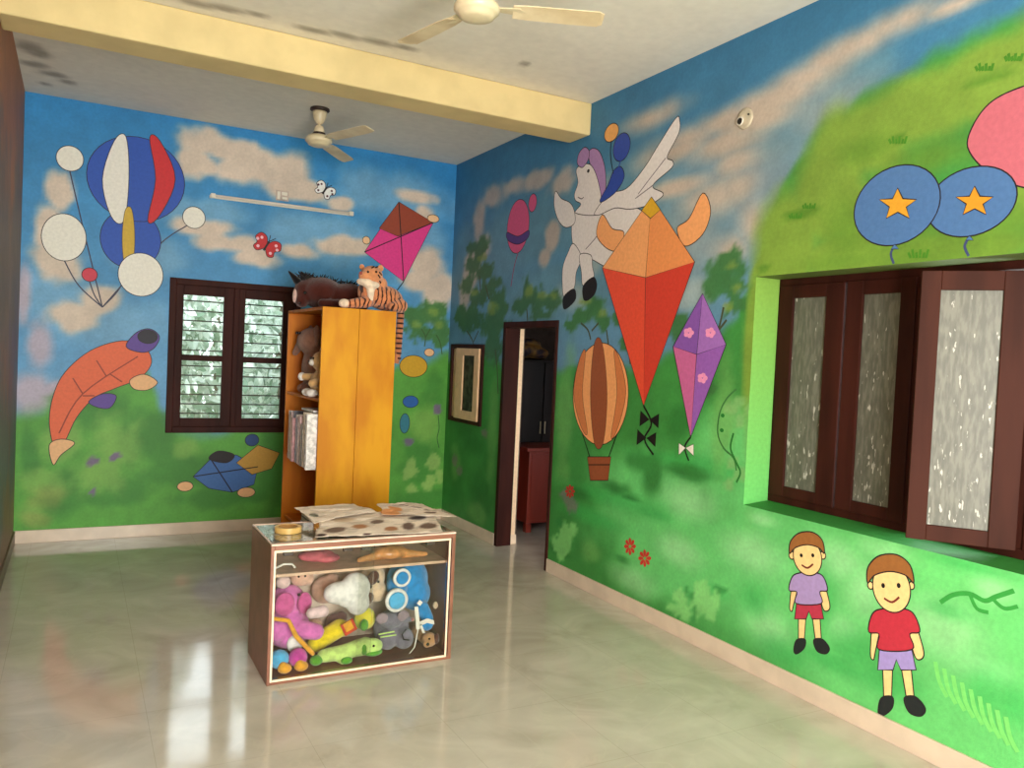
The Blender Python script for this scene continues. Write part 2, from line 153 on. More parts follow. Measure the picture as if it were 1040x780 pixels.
('L',(120,110,118),0.008,[(-3.071,2.843),(-3.257,2.902)]),
('P',(222,216,214),1.0,1,[(-2.301,2.769),(-2.176,2.751),(-2.06,2.822),(-1.982,2.95),(-1.993,3.065),(-2.089,2.992),(-2.223,2.938),(-2.293,2.86)]),
('P',(44,72,160),1.0,1,[(-2.793,3.083),(-2.88,3.098),(-2.928,3.018),(-2.842,2.93),(-2.683,2.881),(-2.637,2.898),(-2.729,2.99)]),
('E',(44,72,160),1.0,(-2.878,3.236,0.102,0.099)),
('L',(44,72,160),0.012,[(-2.876,3.14),(-2.831,3.056),(-2.802,2.978)]),
('E',(226,164,96),1.0,(-2.743,3.368,0.088,0.065)),
('L',(22,18,20),0.008,[(-2.748,3.311),(-2.747,3.196),(-2.795,3.062)]),
('P',(238,164,104),1.0,1,[(-2.959,2.623),(-2.812,2.668),(-2.678,2.785),(-2.614,2.648),(-2.751,2.533),(-2.899,2.504)]),
('P',(238,164,104),1.0,1,[(-3.534,2.582),(-3.644,2.631),(-3.76,2.773),(-3.84,2.653),(-3.78,2.517),(-3.62,2.46)]),
('P',(238,164,104),1,0,[(-3.252,2.827),(-2.713,2.392),(-3.233,2.286)]),
('P',(232,146,84),1,0,[(-3.252,2.827),(-3.721,2.352),(-3.233,2.286)]),
('P',(226,78,52),1,0,[(-2.713,2.392),(-3.233,2.286),(-3.284,1.421)]),
('P',(206,62,44),1,0,[(-3.721,2.352),(-3.233,2.286),(-3.284,1.421)]),
('P',(216,168,40),1,0,[(-3.151,2.749),(-3.252,2.827),(-3.354,2.727),(-3.253,2.682)]),
('L',(22,18,20),0.016,[(-3.284,1.421),(-3.378,1.31),(-3.314,1.198),(-3.416,1.105)]),
('P',(22,18,20),0,0,[(-3.355,1.334),(-3.255,1.386),(-3.253,1.278)]),
('P',(22,18,20),0,0,[(-3.355,1.334),(-3.454,1.382),(-3.452,1.285)]),
('P',(22,18,20),0,0,[(-3.334,1.207),(-3.233,1.256),(-3.231,1.148)]),
('P',(22,18,20),0,0,[(-3.334,1.207),(-3.434,1.257),(-3.432,1.159)]),
('E',(238,164,104),1.0,(-2.756,1.469,0.353,0.374)),
('P',(150,80,48),0.7,1,[(-2.66,1.836),(-2.762,1.837),(-2.855,1.475),(-2.837,1.116),(-2.725,1.103),(-2.641,1.462)]),
('P',(206,122,70),0.7,1,[(-2.46,1.692),(-2.546,1.783),(-2.535,1.455),(-2.628,1.166),(-2.53,1.216),(-2.413,1.448)]),
('P',(206,122,70),0.7,1,[(-2.913,1.788),(-3.004,1.693),(-3.079,1.489),(-3.007,1.247),(-2.93,1.169),(-2.975,1.482)]),
('L',(22,18,20),0.01,[(-2.563,1.152),(-2.684,0.981)]),
('L',(22,18,20),0.01,[(-2.999,1.198),(-2.908,1.011)]),
('P',(150,80,48),1,0,[(-2.644,0.991),(-2.942,1.03),(-2.921,0.857),(-2.698,0.822)]),
('L',(90,46,30),0.012,[(-2.662,0.934),(-2.935,0.972)]),
('P',(132,84,168),1,0,[(-3.809,2.152),(-3.557,1.823),(-3.786,1.776)]),
('P',(160,108,186),1,0,[(-3.809,2.152),(-4.038,1.839),(-3.786,1.776)]),
('P',(196,100,150),1,0,[(-3.557,1.823),(-3.786,1.776),(-3.772,1.261)]),
('P',(148,92,176),1,0,[(-4.038,1.839),(-3.786,1.776),(-3.772,1.261)]),
('E',(236,150,190),0,(-3.924,1.909,0.02,0.016)),
('E',(236,150,190),0,(-3.908,1.893,0.02,0.015)),
('E',(236,150,190),0,(-3.878,1.899,0.021,0.016)),
('E',(236,150,190),0,(-3.876,1.92,0.021,0.015)),
('E',(236,150,190),0,(-3.905,1.927,0.02,0.015)),
('E',(236,150,190),0,(-3.729,1.911,0.022,0.015)),
('E',(236,150,190),0,(-3.712,1.893,0.022,0.016)),
('E',(236,150,190),0,(-3.68,1.9,0.022,0.016)),
('E',(236,150,190),0,(-3.678,1.922,0.022,0.016)),
('E',(236,150,190),0,(-3.709,1.928,0.022,0.016)),
('E',(236,150,190),0,(-3.877,1.634,0.02,0.015)),
('E',(236,150,190),0,(-3.86,1.616,0.021,0.016)),
('E',(236,150,190),0,(-3.83,1.621,0.021,0.016)),
('E',(236,150,190),0,(-3.828,1.642,0.021,0.015)),
('E',(236,150,190),0,(-3.857,1.65,0.021,0.015)),
('L',(22,18,20),0.012,[(-3.772,1.261),(-3.723,1.194),(-3.766,1.113)]),
('P',(232,226,214),0.7,0,[(-3.732,1.189),(-3.665,1.212),(-3.671,1.137)]),
('P',(232,226,214),0.7,0,[(-3.732,1.189),(-3.803,1.222),(-3.809,1.149)]),
('P',(190,100,114),1.0,1,[(-5.445,2.704),(-5.461,2.793),(-5.524,2.87),(-5.62,2.902),(-5.744,2.9),(-5.858,2.808),(-5.906,2.609),(-5.808,2.474),(-5.654,2.508),(-5.525,2.596)]),
('E',(74,112,162),1.0,(-5.47,2.466,0.199,0.149)),
('E',(74,112,162),1.0,(-5.106,2.502,0.227,0.187)),
('P',(212,152,44),1,0,[(-5.115,2.583),(-5.146,2.529),(-5.216,2.514),(-5.166,2.487),(-5.186,2.432),(-5.123,2.469),(-5.063,2.448),(-5.077,2.5),(-5.018,2.544),(-5.091,2.537)]),
('P',(212,144,40),1,0,[(-5.487,2.531),(-5.513,2.484),(-5.571,2.472),(-5.529,2.448),(-5.546,2.401),(-5.494,2.433),(-5.443,2.415),(-5.455,2.459),(-5.405,2.497),(-5.467,2.491)]),
('L',(60,70,110),0.012,[(-5.118,2.315),(-5.1,2.276),(-5.119,2.228)]),
('L',(60,70,110),0.012,[(-5.48,2.317),(-5.46,2.277),(-5.481,2.232)]),
('P',(74,112,162),0.6,0,[(-5.099,2.299),(-5.118,2.32),(-5.141,2.295)]),
('P',(74,112,162),0.6,0,[(-5.463,2.302),(-5.479,2.321),(-5.498,2.298)]),
('P',(244,206,140),1,0,[(-4.681,0.431),(-4.731,0.446),(-4.729,0.293),(-4.692,0.28)]),
('P',(30,34,36),1.0,1,[(-4.678,0.286),(-4.734,0.309),(-4.732,0.263),(-4.686,0.216),(-4.665,0.225)]),
('P',(244,206,140),1,0,[(-4.768,0.457),(-4.816,0.472),(-4.838,0.329),(-4.802,0.317)]),
('P',(30,34,36),1.0,1,[(-4.789,0.323),(-4.842,0.346),(-4.888,0.316),(-4.868,0.28),(-4.813,0.276)]),
('P',(244,206,140),1.0,1,[(-4.631,0.581),(-4.67,0.592),(-4.645,0.461),(-4.636,0.427),(-4.62,0.448)]),
('P',(244,206,140),1.0,1,[(-4.793,0.625),(-4.829,0.634),(-4.876,0.529),(-4.856,0.494),(-4.83,0.511)]),
('P',(180,52,74),1,0,[(-4.667,0.498),(-4.814,0.541),(-4.843,0.45),(-4.771,0.428),(-4.748,0.461),(-4.734,0.416),(-4.659,0.393)]),
('P',(168,144,194),1,1,[(-4.683,0.646),(-4.769,0.669),(-4.825,0.663),(-4.856,0.602),(-4.81,0.58),(-4.822,0.523),(-4.663,0.477),(-4.663,0.538),(-4.61,0.534),(-4.628,0.611)]),
('E',(244,206,140),1.0,(-4.615,0.722,0.019,0.021)),
('E',(244,206,140),1.0,(-4.814,0.77,0.018,0.02)),
('E',(244,206,140),1.0,(-4.718,0.737,0.093,0.094)),
('P',(150,96,48),1.0,1,[(-4.601,0.729),(-4.601,0.791),(-4.654,0.849),(-4.74,0.873),(-4.805,0.847),(-4.824,0.782),(-4.785,0.803),(-4.711,0.801),(-4.637,0.768)]),
('E',(22,18,20),0,(-4.679,0.737,0.01,0.01)),
('E',(22,18,20),0,(-4.753,0.755,0.01,0.01)),
('L',(120,50,40),0.01,[(-4.685,0.688),(-4.724,0.682),(-4.758,0.711)]),
('P',(244,206,140),1,0,[(-5.189,0.351),(-5.242,0.37),(-5.248,0.192),(-5.209,0.176)]),
('P',(30,34,36),1.0,1,[(-5.194,0.182),(-5.252,0.211),(-5.253,0.158),(-5.206,0.102),(-5.183,0.11)]),
('P',(244,206,140),1,0,[(-5.281,0.384),(-5.331,0.403),(-5.362,0.238),(-5.325,0.223)]),
('P',(30,34,36),1.0,1,[(-5.311,0.229),(-5.366,0.257),(-5.416,0.224),(-5.396,0.181),(-5.339,0.175)]),
('P',(244,206,140),1.0,1,[(-5.126,0.527),(-5.167,0.54),(-5.148,0.386),(-5.14,0.346),(-5.122,0.371)]),
('P',(244,206,140),1.0,1,[(-5.298,0.581),(-5.336,0.593),(-5.392,0.471),(-5.373,0.429),(-5.344,0.448)]),
('P',(162,144,204),1,0,[(-5.17,0.43),(-5.326,0.483),(-5.361,0.378),(-5.286,0.35),(-5.26,0.389),(-5.247,0.336),(-5.167,0.307)]),
('P',(188,48,64),1,1,[(-5.179,0.604),(-5.27,0.632),(-5.331,0.626),(-5.367,0.556),(-5.319,0.528),(-5.335,0.463),(-5.167,0.405),(-5.163,0.477),(-5.106,0.471),(-5.121,0.562)]),
('E',(244,206,140),1.0,(-5.101,0.693,0.016,0.018)),
('E',(244,206,140),1.0,(-5.312,0.75,0.014,0.018)),
('E',(244,206,140),1.0,(-5.211,0.711,0.099,0.112)),
('P',(150,96,48),1.0,1,[(-5.085,0.701),(-5.081,0.774),(-5.135,0.843),(-5.228,0.872),(-5.299,0.841),(-5.323,0.765),(-5.28,0.789),(-5.2,0.786),(-5.121,0.748)]),
('E',(22,18,20),0,(-5.169,0.711,0.01,0.012)),
('E',(22,18,20),0,(-5.249,0.733,0.01,0.012)),
('L',(120,50,40),0.01,[(-5.178,0.653),(-5.221,0.647),(-5.256,0.681)]),
('L',(70,130,34),0.012,[(-5.064,2.801),(-5.051,2.826)]),
('L',(70,130,34),0.012,[(-5.079,2.798),(-5.07,2.835)]),
('L',(70,130,34),0.012,[(-5.094,2.794),(-5.09,2.818)]),
('L',(70,130,34),0.012,[(-5.108,2.791),(-5.108,2.827)]),
('L',(70,130,34),0.012,[(-5.123,2.788),(-5.128,2.81)]),
('L',(70,130,34),0.012,[(-5.137,2.785),(-5.146,2.818)]),
('L',(70,130,34),0.012,[(-5.205,2.248),(-5.191,2.275)]),
('L',(70,130,34),0.012,[(-5.221,2.246),(-5.211,2.287)]),
('L',(70,130,34),0.012,[(-5.236,2.245),(-5.232,2.271)]),
('L',(70,130,34),0.012,[(-5.252,2.244),(-5.252,2.283)]),
('L',(70,130,34),0.012,[(-5.268,2.242),(-5.273,2.267)]),
('L',(70,130,34),0.012,[(-5.283,2.241),(-5.292,2.279)]),
('L',(70,130,34),0.012,[(-5.467,3.027),(-5.456,3.05)]),
('L',(70,130,34),0.012,[(-5.479,3.023),(-5.472,3.058)]),
('L',(70,130,34),0.012,[(-5.491,3.02),(-5.488,3.041)]),
('L',(70,130,34),0.012,[(-5.504,3.016),(-5.503,3.048)]),
('L',(70,130,34),0.012,[(-5.516,3.013),(-5.52,3.032)]),
('L',(70,130,34),0.012,[(-5.528,3.009),(-5.534,3.039)]),
('L',(70,130,34),0.012,[(-5.592,3.031),(-5.582,3.054)]),
('L',(70,130,34),0.012,[(-5.603,3.028),(-5.596,3.061)]),
('L',(70,130,34),0.012,[(-5.615,3.024),(-5.612,3.045)]),
('L',(70,130,34),0.012,[(-5.626,3.021),(-5.626,3.052)]),
('L',(70,130,34),0.012,[(-5.637,3.018),(-5.641,3.036)]),
('L',(70,130,34),0.012,[(-5.648,3.014),(-5.655,3.043)]),
('L',(70,130,34),0.012,[(-4.473,2.524),(-4.461,2.544)]),
('L',(70,130,34),0.012,[(-4.486,2.522),(-4.478,2.552)]),
('L',(70,130,34),0.012,[(-4.5,2.52),(-4.497,2.539)]),
('L',(70,130,34),0.012,[(-4.514,2.518),(-4.513,2.547)]),
('L',(70,130,34),0.012,[(-4.527,2.517),(-4.532,2.534)]),
('L',(70,130,34),0.012,[(-4.541,2.515),(-4.548,2.543)]),
('L',(70,130,34),0.012,[(-4.563,2.564),(-4.552,2.584)]),
('L',(70,130,34),0.012,[(-4.577,2.562),(-4.569,2.592)]),
('L',(70,130,34),0.012,[(-4.59,2.56),(-4.586,2.579)]),
('L',(70,130,34),0.012,[(-4.603,2.558),(-4.603,2.587)]),
('L',(70,130,34),0.012,[(-4.616,2.557),(-4.62,2.574)]),
('L',(70,130,34),0.012,[(-4.629,2.555),(-4.636,2.582)])]}
CEIL_STAINS = [(-3.707, -1.168, 0.083, 0.109), (-3.641, -1.087, 0.06, 0.09), (-3.693, -0.799, 0.088, 0.073), (-3.574, -0.615, 0.078, 0.065), (-3.492, -0.492, 0.053, 0.054), (-2.817, -2.586, 0.098, 0.04), (-2.659, -2.615, 0.123, 0.04), (-2.486, -2.638, 0.07, 0.04), (-2.139, -2.605, 0.103, 0.04), (-1.963, -2.637, 0.103, 0.046), (-1.747, -2.657, 0.115, 0.046), (-1.588, -2.672, 0.074, 0.04), (-0.813, -2.873, 0.03, 0.04), (-3.647, -0.324, 0.04, 0.042)]
SKY, LE, EXPO = 7.0, (450,), -0.07
# ------------------------------------------------------------------ materials
def lin(c):
    return tuple((x/255/12.92 if x/255 <= .04045 else ((x/255+.055)/1.055)**2.4) for x in c)
def mat(name, rgb=None, rough=.6, var=.12, scale=12, bump=0, bscale=60, vcol=False, metal=0, spec=.5, stretch=(1,1,1), rgb2=None, trans=0, coat=0, subs=0):
    m = bpy.data.materials.new(name); m.use_nodes = True
    n, l = m.node_tree.nodes, m.node_tree.links; b = n['Principled BSDF']
    b.inputs['Roughness'].default_value = rough; b.inputs['Metallic'].default_value = metal
    b.inputs['Specular IOR Level'].default_value = spec; b.inputs['Coat Weight'].default_value = coat
    b.inputs['Transmission Weight'].default_value = trans
    tc = n.new('ShaderNodeTexCoord'); mp = n.new('ShaderNodeMapping'); mp.inputs['Scale'].default_value = stretch
    l.new(tc.outputs['Object'], mp.inputs['Vector'])
    nz = n.new('ShaderNodeTexNoise'); nz.inputs['Scale'].default_value = scale; nz.inputs['Detail'].default_value = 5
    l.new(mp.outputs['Vector'], nz.inputs['Vector'])
    mx = n.new('ShaderNodeMix'); mx.data_type = 'RGBA'
    if vcol:
        a = n.new('ShaderNodeVertexColor'); a.layer_name = 'paint'
        mx.blend_type = 'MULTIPLY'; mx.inputs['Factor'].default_value = 1
        r = n.new('ShaderNodeMapRange'); r.inputs['From Min'].default_value = .3; r.inputs['From Max'].default_value = .7
        r.inputs['To Min'].default_value = 1-var; r.inputs['To Max'].default_value = 1+var
        l.new(nz.outputs['Fac'], r.inputs['Value']); l.new(a.outputs['Color'], mx.inputs['A'])
        cb = n.new('ShaderNodeCombineColor')
        for k in ('Red','Green','Blue'): l.new(r.outputs['Result'], cb.inputs[k])
        l.new(cb.outputs['Color'], mx.inputs['B'])
    else:
        c = lin(rgb); c2 = lin(rgb2) if rgb2 else tuple(x*(1-var*2.2) for x in c)
        mx.inputs['A'].default_value = (*c2, 1); mx.inputs['B'].default_value = (*c, 1)
        r = n.new('ShaderNodeMapRange'); r.inputs['From Min'].default_value = .38; r.inputs['From Max'].default_value = .6
        l.new(nz.outputs['Fac'], r.inputs['Value']); l.new(r.outputs['Result'], mx.inputs['Factor'])
    l.new(mx.outputs['Result'], b.inputs['Base Color'])
    if bump:
        n2 = n.new('ShaderNodeTexNoise'); n2.inputs['Scale'].default_value = bscale; n2.inputs['Detail'].default_value = 4
        l.new(mp.outputs['Vector'], n2.inputs['Vector'])
        bp = n.new('ShaderNodeBump'); bp.inputs['Strength'].default_value = bump; bp.inputs['Distance'].default_value = .01
        l.new(n2.outputs['Fac'], bp.inputs['Height']); l.new(bp.outputs['Normal'], b.inputs['Normal'])
    return m
PAINT = mat('mural_paint', vcol=True, rough=.55, var=.07, scale=45, bump=.12, bscale=130, spec=.35)
CEIL = mat('ceiling_paint', vcol=True, rough=.8, var=.04, scale=14, bump=.08, bscale=60, spec=.2)
CREAM = mat('cream_beam_paint', (218,196,142), rough=.7, var=.05, scale=4, bump=.05, spec=.25)
DWOOD = mat('dark_window_wood', (58,24,17), rough=.6, var=.18, scale=10, stretch=(1,1,.15), bump=.05, spec=.15)
RWOOD = mat('red_brown_wood', (112,56,40), rough=.42, var=.16, scale=12, stretch=(1,1,.12), bump=.05, spec=.4)
CWOOD = mat('display_case_laminate', (138,90,70), rough=.35, var=.12, scale=8, stretch=(.2,1,1), spec=.45)
CTRIM = mat('cream_trim', (240,214,184), rough=.4, var=.04)
LCREAM = mat('cream_shutter_paint', (226,186,142), rough=.5, var=.06)
IRON = mat('grille_iron', (34,28,28), rough=.5, var=.1, metal=.2)
FANM = mat('cream_fan_enamel', (222,206,170), rough=.35, var=.06, scale=8)
FAND = mat('dark_fan_ring', (52,34,28), rough=.5)
SKIRT = mat('skirting_tile', (218,198,176), rough=.25, var=.06, scale=5)
WHITEP = mat('white_plastic', (226,220,206), rough=.35, var=.03)
BLACK = mat('black_plastic', (20,18,18), rough=.4)
ALU = mat('tube_light_enamel', (228,216,196), rough=.35, var=.03)

def yellow_wood():
    m = mat('yellow_varnished_wood', (206,144,18), rough=.5, var=.1, scale=2.6, stretch=(2.,2.,.7), rgb2=(186,116,12), spec=.22)
    return m
YWOOD = yellow_wood()
YWOOD_IN = mat('orange_varnished_wood', (206,122,24), rough=.5, var=.1, scale=4, stretch=(2,2,.4), rgb2=(184,98,18), spec=.25)

def floor_mat():
    m = bpy.data.materials.new('polished_floor_tile'); m.use_nodes = True
    n, l = m.node_tree.nodes, m.node_tree.links; b = n['Principled BSDF']
    tc = n.new('ShaderNodeTexCoord')
    nz = n.new('ShaderNodeTexNoise'); nz.inputs['Scale'].default_value = 2.2; nz.inputs['Detail'].default_value = 8; nz.inputs['Distortion'].default_value = 1.4
    l.new(tc.outputs['Object'], nz.inputs['Vector'])
    cr = n.new('ShaderNodeValToRGB'); e = cr.color_ramp.elements
    e[0].position = .3; e[0].color = (*lin((182,174,158)), 1); e[1].position = .7; e[1].color = (*lin((206,199,184)), 1)
    l.new(nz.outputs['Fac'], cr.inputs['Fac'])
    # pale veins
    n3 = n.new('ShaderNodeTexNoise'); n3.inputs['Scale'].default_value = 1.3; n3.inputs['Detail'].default_value = 6; n3.inputs['Distortion'].default_value = 2.2
    l.new(tc.outputs['Object'], n3.inputs['Vector'])
    v = n.new('ShaderNodeMath'); v.operation = 'SUBTRACT'; v.inputs[1].default_value = .5; l.new(n3.outputs['Fac'], v.inputs[0])
    va = n.new('ShaderNodeMath'); va.operation = 'ABSOLUTE'; l.new(v.outputs[0], va.inputs[0])
    vr = n.new('ShaderNodeMapRange'); vr.inputs['From Min'].default_value = 0; vr.inputs['From Max'].default_value = .02; vr.inputs['To Min'].default_value = .22; vr.inputs['To Max'].default_value = 0
    l.new(va.outputs[0], vr.inputs['Value'])
    mx = n.new('ShaderNodeMix'); mx.data_type = 'RGBA'; mx.inputs['B'].default_value = (*lin((208,200,180)), 1)
    l.new(vr.outputs['Result'], mx.inputs['Factor']); l.new(cr.outputs['Color'], mx.inputs['A'])
    # tile joints
    br = n.new('ShaderNodeTexBrick'); br.offset = 0; br.inputs['Scale'].default_value = 1; br.inputs['Brick Width'].default_value = .61; br.inputs['Row Height'].default_value = .61
    br.inputs['Mortar Size'].default_value = .0016; br.inputs['Mortar Smooth'].default_value = .3
    l.new(tc.outputs['Object'], br.inputs['Vector'])
    m2 = n.new('ShaderNodeMix'); m2.data_type = 'RGBA'; m2.inputs['B'].default_value = (*lin((150,142,122)), 1)
    jm = n.new('ShaderNodeMath'); jm.operation = 'MULTIPLY'; jm.inputs[1].default_value = .4; l.new(br.outputs['Fac'], jm.inputs[0])
    l.new(jm.outputs[0], m2.inputs['Factor']); l.new(mx.outputs['Result'], m2.inputs['A'])
    l.new(m2.outputs['Result'], b.inputs['Base Color'])
    b.inputs['Roughness'].default_value = .13; b.inputs['Specular IOR Level'].default_value = .4
    n2 = n.new('ShaderNodeTexNoise'); n2.inputs['Scale'].default_value = 5; n2.inputs['Detail'].default_value = 2
    l.new(tc.outputs['Object'], n2.inputs['Vector'])
    bp = n.new('ShaderNodeBump'); bp.inputs['Strength'].default_value = .035; bp.inputs['Distance'].default_value = .02
    l.new(n2.outputs['Fac'], bp.inputs['Height']); l.new(bp.outputs['Normal'], b.inputs['Normal'])
    rr = n.new('ShaderNodeMapRange'); rr.inputs['To Min'].default_value = .06; rr.inputs['To Max'].default_value = .13
    l.new(nz.outputs['Fac'], rr.inputs['Value']); l.new(rr.outputs['Result'], b.inputs['Roughness'])
    return m
FLOOR = floor_mat()

def glass(name, rough=.02, tint=(.97,.98,.97), mix=.88):
    m = bpy.data.materials.new(name); m.use_nodes = True
    n, l = m.node_tree.nodes, m.node_tree.links; n.remove(n['Principled BSDF'])
    t = n.new('ShaderNodeBsdfTransparent'); t.inputs['Color'].default_value = (*tint, 1)
    g = n.new('ShaderNodeBsdfGlossy'); g.inputs['Roughness'].default_value = rough
    f = n.new('ShaderNodeFresnel'); f.inputs['IOR'].default_value = 1.5
    m1 = n.new('ShaderNodeMixShader'); l.new(f.outputs[0], m1.inputs[0]); l.new(t.outputs[0], m1.inputs[1]); l.new(g.outputs[0], m1.inputs[2])
    l.new(m1.outputs[0], n['Material Output'].inputs['Surface'])
    return m
CLEAR = glass('clear_glass')

def smeared_glass():
    # patterned, paint-smeared glass: dull grey body with pale vertical streaks and flecks
    m = bpy.data.materials.new('paint_smeared_glass'); m.use_nodes = True
    n, l = m.node_tree.nodes, m.node_tree.links; b = n['Principled BSDF']
    tc = n.new('ShaderNodeTexCoord')
    mp = n.new('ShaderNodeMapping'); mp.inputs['Scale'].default_value = (1,1,.22); l.new(tc.outputs['Object'], mp.inputs['Vector'])
    nz = n.new('ShaderNodeTexNoise'); nz.inputs['Scale'].default_value = 60; nz.inputs['Detail'].default_value = 6; l.new(mp.outputs['Vector'], nz.inputs['Vector'])
    cr = n.new('ShaderNodeValToRGB'); e = cr.color_ramp.elements
    e[0].position = .4; e[0].color = (*lin((90,91,79)), 1); e[1].position = .62; e[1].color = (*lin((114,114,101)), 1)
    x = cr.color_ramp.elements.new(.52); x.color = (*lin((102,102,90)), 1)
    l.new(nz.outputs['Fac'], cr.inputs['Fac'])
    mp2 = n.new('ShaderNodeMapping'); mp2.inputs['Scale'].default_value = (1,1,.3); l.new(tc.outputs['Object'], mp2.inputs['Vector'])
    n2 = n.new('ShaderNodeTexNoise'); n2.inputs['Scale'].default_value = 55; n2.inputs['Detail'].default_value = 4; l.new(mp2.outputs['Vector'], n2.inputs['Vector'])
    # more flecks low on the pane, where the paint ran
    sp = n.new('ShaderNodeSeparateXYZ'); l.new(tc.outputs['Object'], sp.inputs[0])
    zr = n.new('ShaderNodeMapRange'); zr.inputs['From Min'].default_value = 1.0; zr.inputs['From Max'].default_value = 2.1; zr.inputs['To Min'].default_value = .60; zr.inputs['To Max'].default_value = .68
    l.new(sp.outputs['Z'], zr.inputs['Value'])
    gt = n.new('ShaderNodeMath'); gt.operation = 'SUBTRACT'; l.new(n2.outputs['Fac'], gt.inputs[0]); l.new(zr.outputs['Result'], gt.inputs[1])
    r = n.new('ShaderNodeMapRange'); r.inputs['From Min'].default_value = 0; r.inputs['From Max'].default_value = .04; r.inputs['To Max'].default_value = .7
    l.new(gt.outputs[0], r.inputs['Value'])
    mx = n.new('ShaderNodeMix'); mx.data_type = 'RGBA'; mx.inputs['B'].default_value = (*lin((214,212,200)), 1)
    l.new(r.outputs['Result'], mx.inputs['Factor']); l.new(cr.outputs['Color'], mx.inputs['A']); l.new(mx.outputs['Result'], b.inputs['Base Color'])
    b.inputs['Roughness'].default_value = .45
    t = n.new('ShaderNodeBsdfTranslucent'); l.new(mx.outputs['Result'], t.inputs['Color'])
    ms = n.new('ShaderNodeMixShader'); ms.inputs[0].default_value = .12
    l.new(b.outputs[0], ms.inputs[1]); l.new(t.outputs[0], ms.inputs[2]); l.new(ms.outputs[0], n['Material Output'].inputs['Surface'])
    return m
SMEAR = smeared_glass()

def leaf_mat():
    m = bpy.data.materials.new('overexposed_leaves'); m.use_nodes = True
    n, l = m.node_tree.nodes, m.node_tree.links; b = n['Principled BSDF']
    g = n.new('ShaderNodeNewGeometry'); cr = n.new('ShaderNodeValToRGB'); e = cr.color_ramp.elements
    e[0].color = (*lin((120,146,120)), 1); e[1].color = (*lin((246,248,242)), 1)  # outdoor overexposure is put into the leaf colour, up to near white
    l.new(g.outputs['Random Per Island'], cr.inputs['Fac']); l.new(cr.outputs['Color'], b.inputs['Base Color'])
    b.inputs['Roughness'].default_value = .5
    t = n.new('ShaderNodeBsdfTranslucent'); l.new(cr.outputs['Color'], t.inputs['Color'])
    ms = n.new('ShaderNodeMixShader'); ms.inputs[0].default_value = .4
    l.new(b.outputs[0], ms.inputs[1]); l.new(t.outputs[0], ms.inputs[2]); l.new(ms.outputs[0], n['Material Output'].inputs['Surface'])
    return m
LEAF = leaf_mat()
def plush(name, rgb, var=.1, rgb2=None, scale=30):
    m = mat(name, rgb, rough=.95, var=var, scale=scale, bump=.6, bscale=220, spec=.1, rgb2=rgb2)
    m.node_tree.nodes['Principled BSDF'].inputs['Sheen Weight'].default_value = .3
    return m

# ------------------------------------------------------------------ mesh helpers
class MB:
    def __init__(s): s.v = []; s.f = []
    def box(s, a, b, rot=0, piv=None):
        (x0,y0,z0),(x1,y1,z1) = a, b; k = len(s.v)
        c = [Vector((x,y,z)) for z in (z0,z1) for x,y in ((x0,y0),(x1,y0),(x1,y1),(x0,y1))]
        if rot:
            p = Vector(piv) if piv else (Vector(a)+Vector(b))/2
            R = Matrix.Rotation(rot, 3, 'Z'); c = [R@(q-p)+p for q in c]
        s.v += c; s.f += [tuple(k+i for i in q) for q in ((0,3,2,1),(4,5,6,7),(0,1,5,4),(1,2,6,5),(2,3,7,6),(3,0,4,7))]
        return s
    def tube(s, pts, r, n=10, cap=True):
        pts = [Vector(p) for p in pts]; rs = r if isinstance(r, (list,tuple)) else [r]*len(pts); k = len(s.v)
        up = None
        for i,p in enumerate(pts):
            d = (pts[min(i+1,len(pts)-1)]-pts[max(i-1,0)]).normalized()
            if up is None: up = d.orthogonal().normalized()
            up = (up-d*up.dot(d)).normalized(); w = d.cross(up)
            for j in range(n):
                a = 2*PI*j/n; s.v.append(p+(up*math.cos(a)+w*math.sin(a))*rs[i])
        for i in range(len(pts)-1):
            for j in range(n):
                a,b = k+i*n+j, k+i*n+(j+1)%n; s.f.append((a,b,b+n,a+n))
        if cap:
            s.f.append(tuple(k+j for j in range(n))[::-1]); s.f.append(tuple(k+(len(pts)-1)*n+j for j in range(n)))
        return s
    def lathe(s, prof, c=(0,0,0), n=32, axis='Z'):
        k = len(s.v); c = Vector(c)
        for r,z in prof:
            for j in range(n):
                a = 2*PI*j/n; q = Vector((r*math.cos(a), r*math.sin(a), z))
                if axis == 'Y': q = Vector((q.x, q.z, q.y))
                if axis == 'X': q = Vector((q.z, q.x, q.y))
                s.v.append(c+q)
        for i in range(len(prof)-1):
            for j in range(n):
                a,b = k+i*n+j, k+i*n+(j+1)%n; s.f.append((a,b,b+n,a+n))
        s.f.append(tuple(k+j for j in range(n))[::-1]); s.f.append(tuple(k+(len(prof)-1)*n+j for j in range(n)))
        return s
    def prism(s, pts, d):
        # polygon (3-D points) extruded along vector d
        k = len(s.v); n = len(pts); d = Vector(d)
        s.v += [Vector(p) for p in pts]+[Vector(p)+d for p in pts]
        s.f.append(tuple(range(k+n-1, k-1, -1))); s.f.append(tuple(range(k+n, k+2*n)))
        for i in range(n): s.f.append((k+i, k+(i+1)%n, k+n+(i+1)%n, k+n+i))
        return s
    def mesh(s, name, smooth=False):
        me = bpy.data.meshes.new(name); me.from_pydata([tuple(v) for v in s.v], [], s.f)
        bm = bmesh.new(); bm.from_mesh(me); bmesh.ops.recalc_face_normals(bm, faces=bm.faces); bm.to_mesh(me); bm.free()
        if smooth: me.polygons.foreach_set('use_smooth', [True]*len(me.polygons))
        return me
def tag(o, label=None, cat=None, group=None, kind=None):
    if label: o['label'] = label
    if cat: o['category'] = cat
    if group: o['group'] = group
    if kind: o['kind'] = kind
    return o
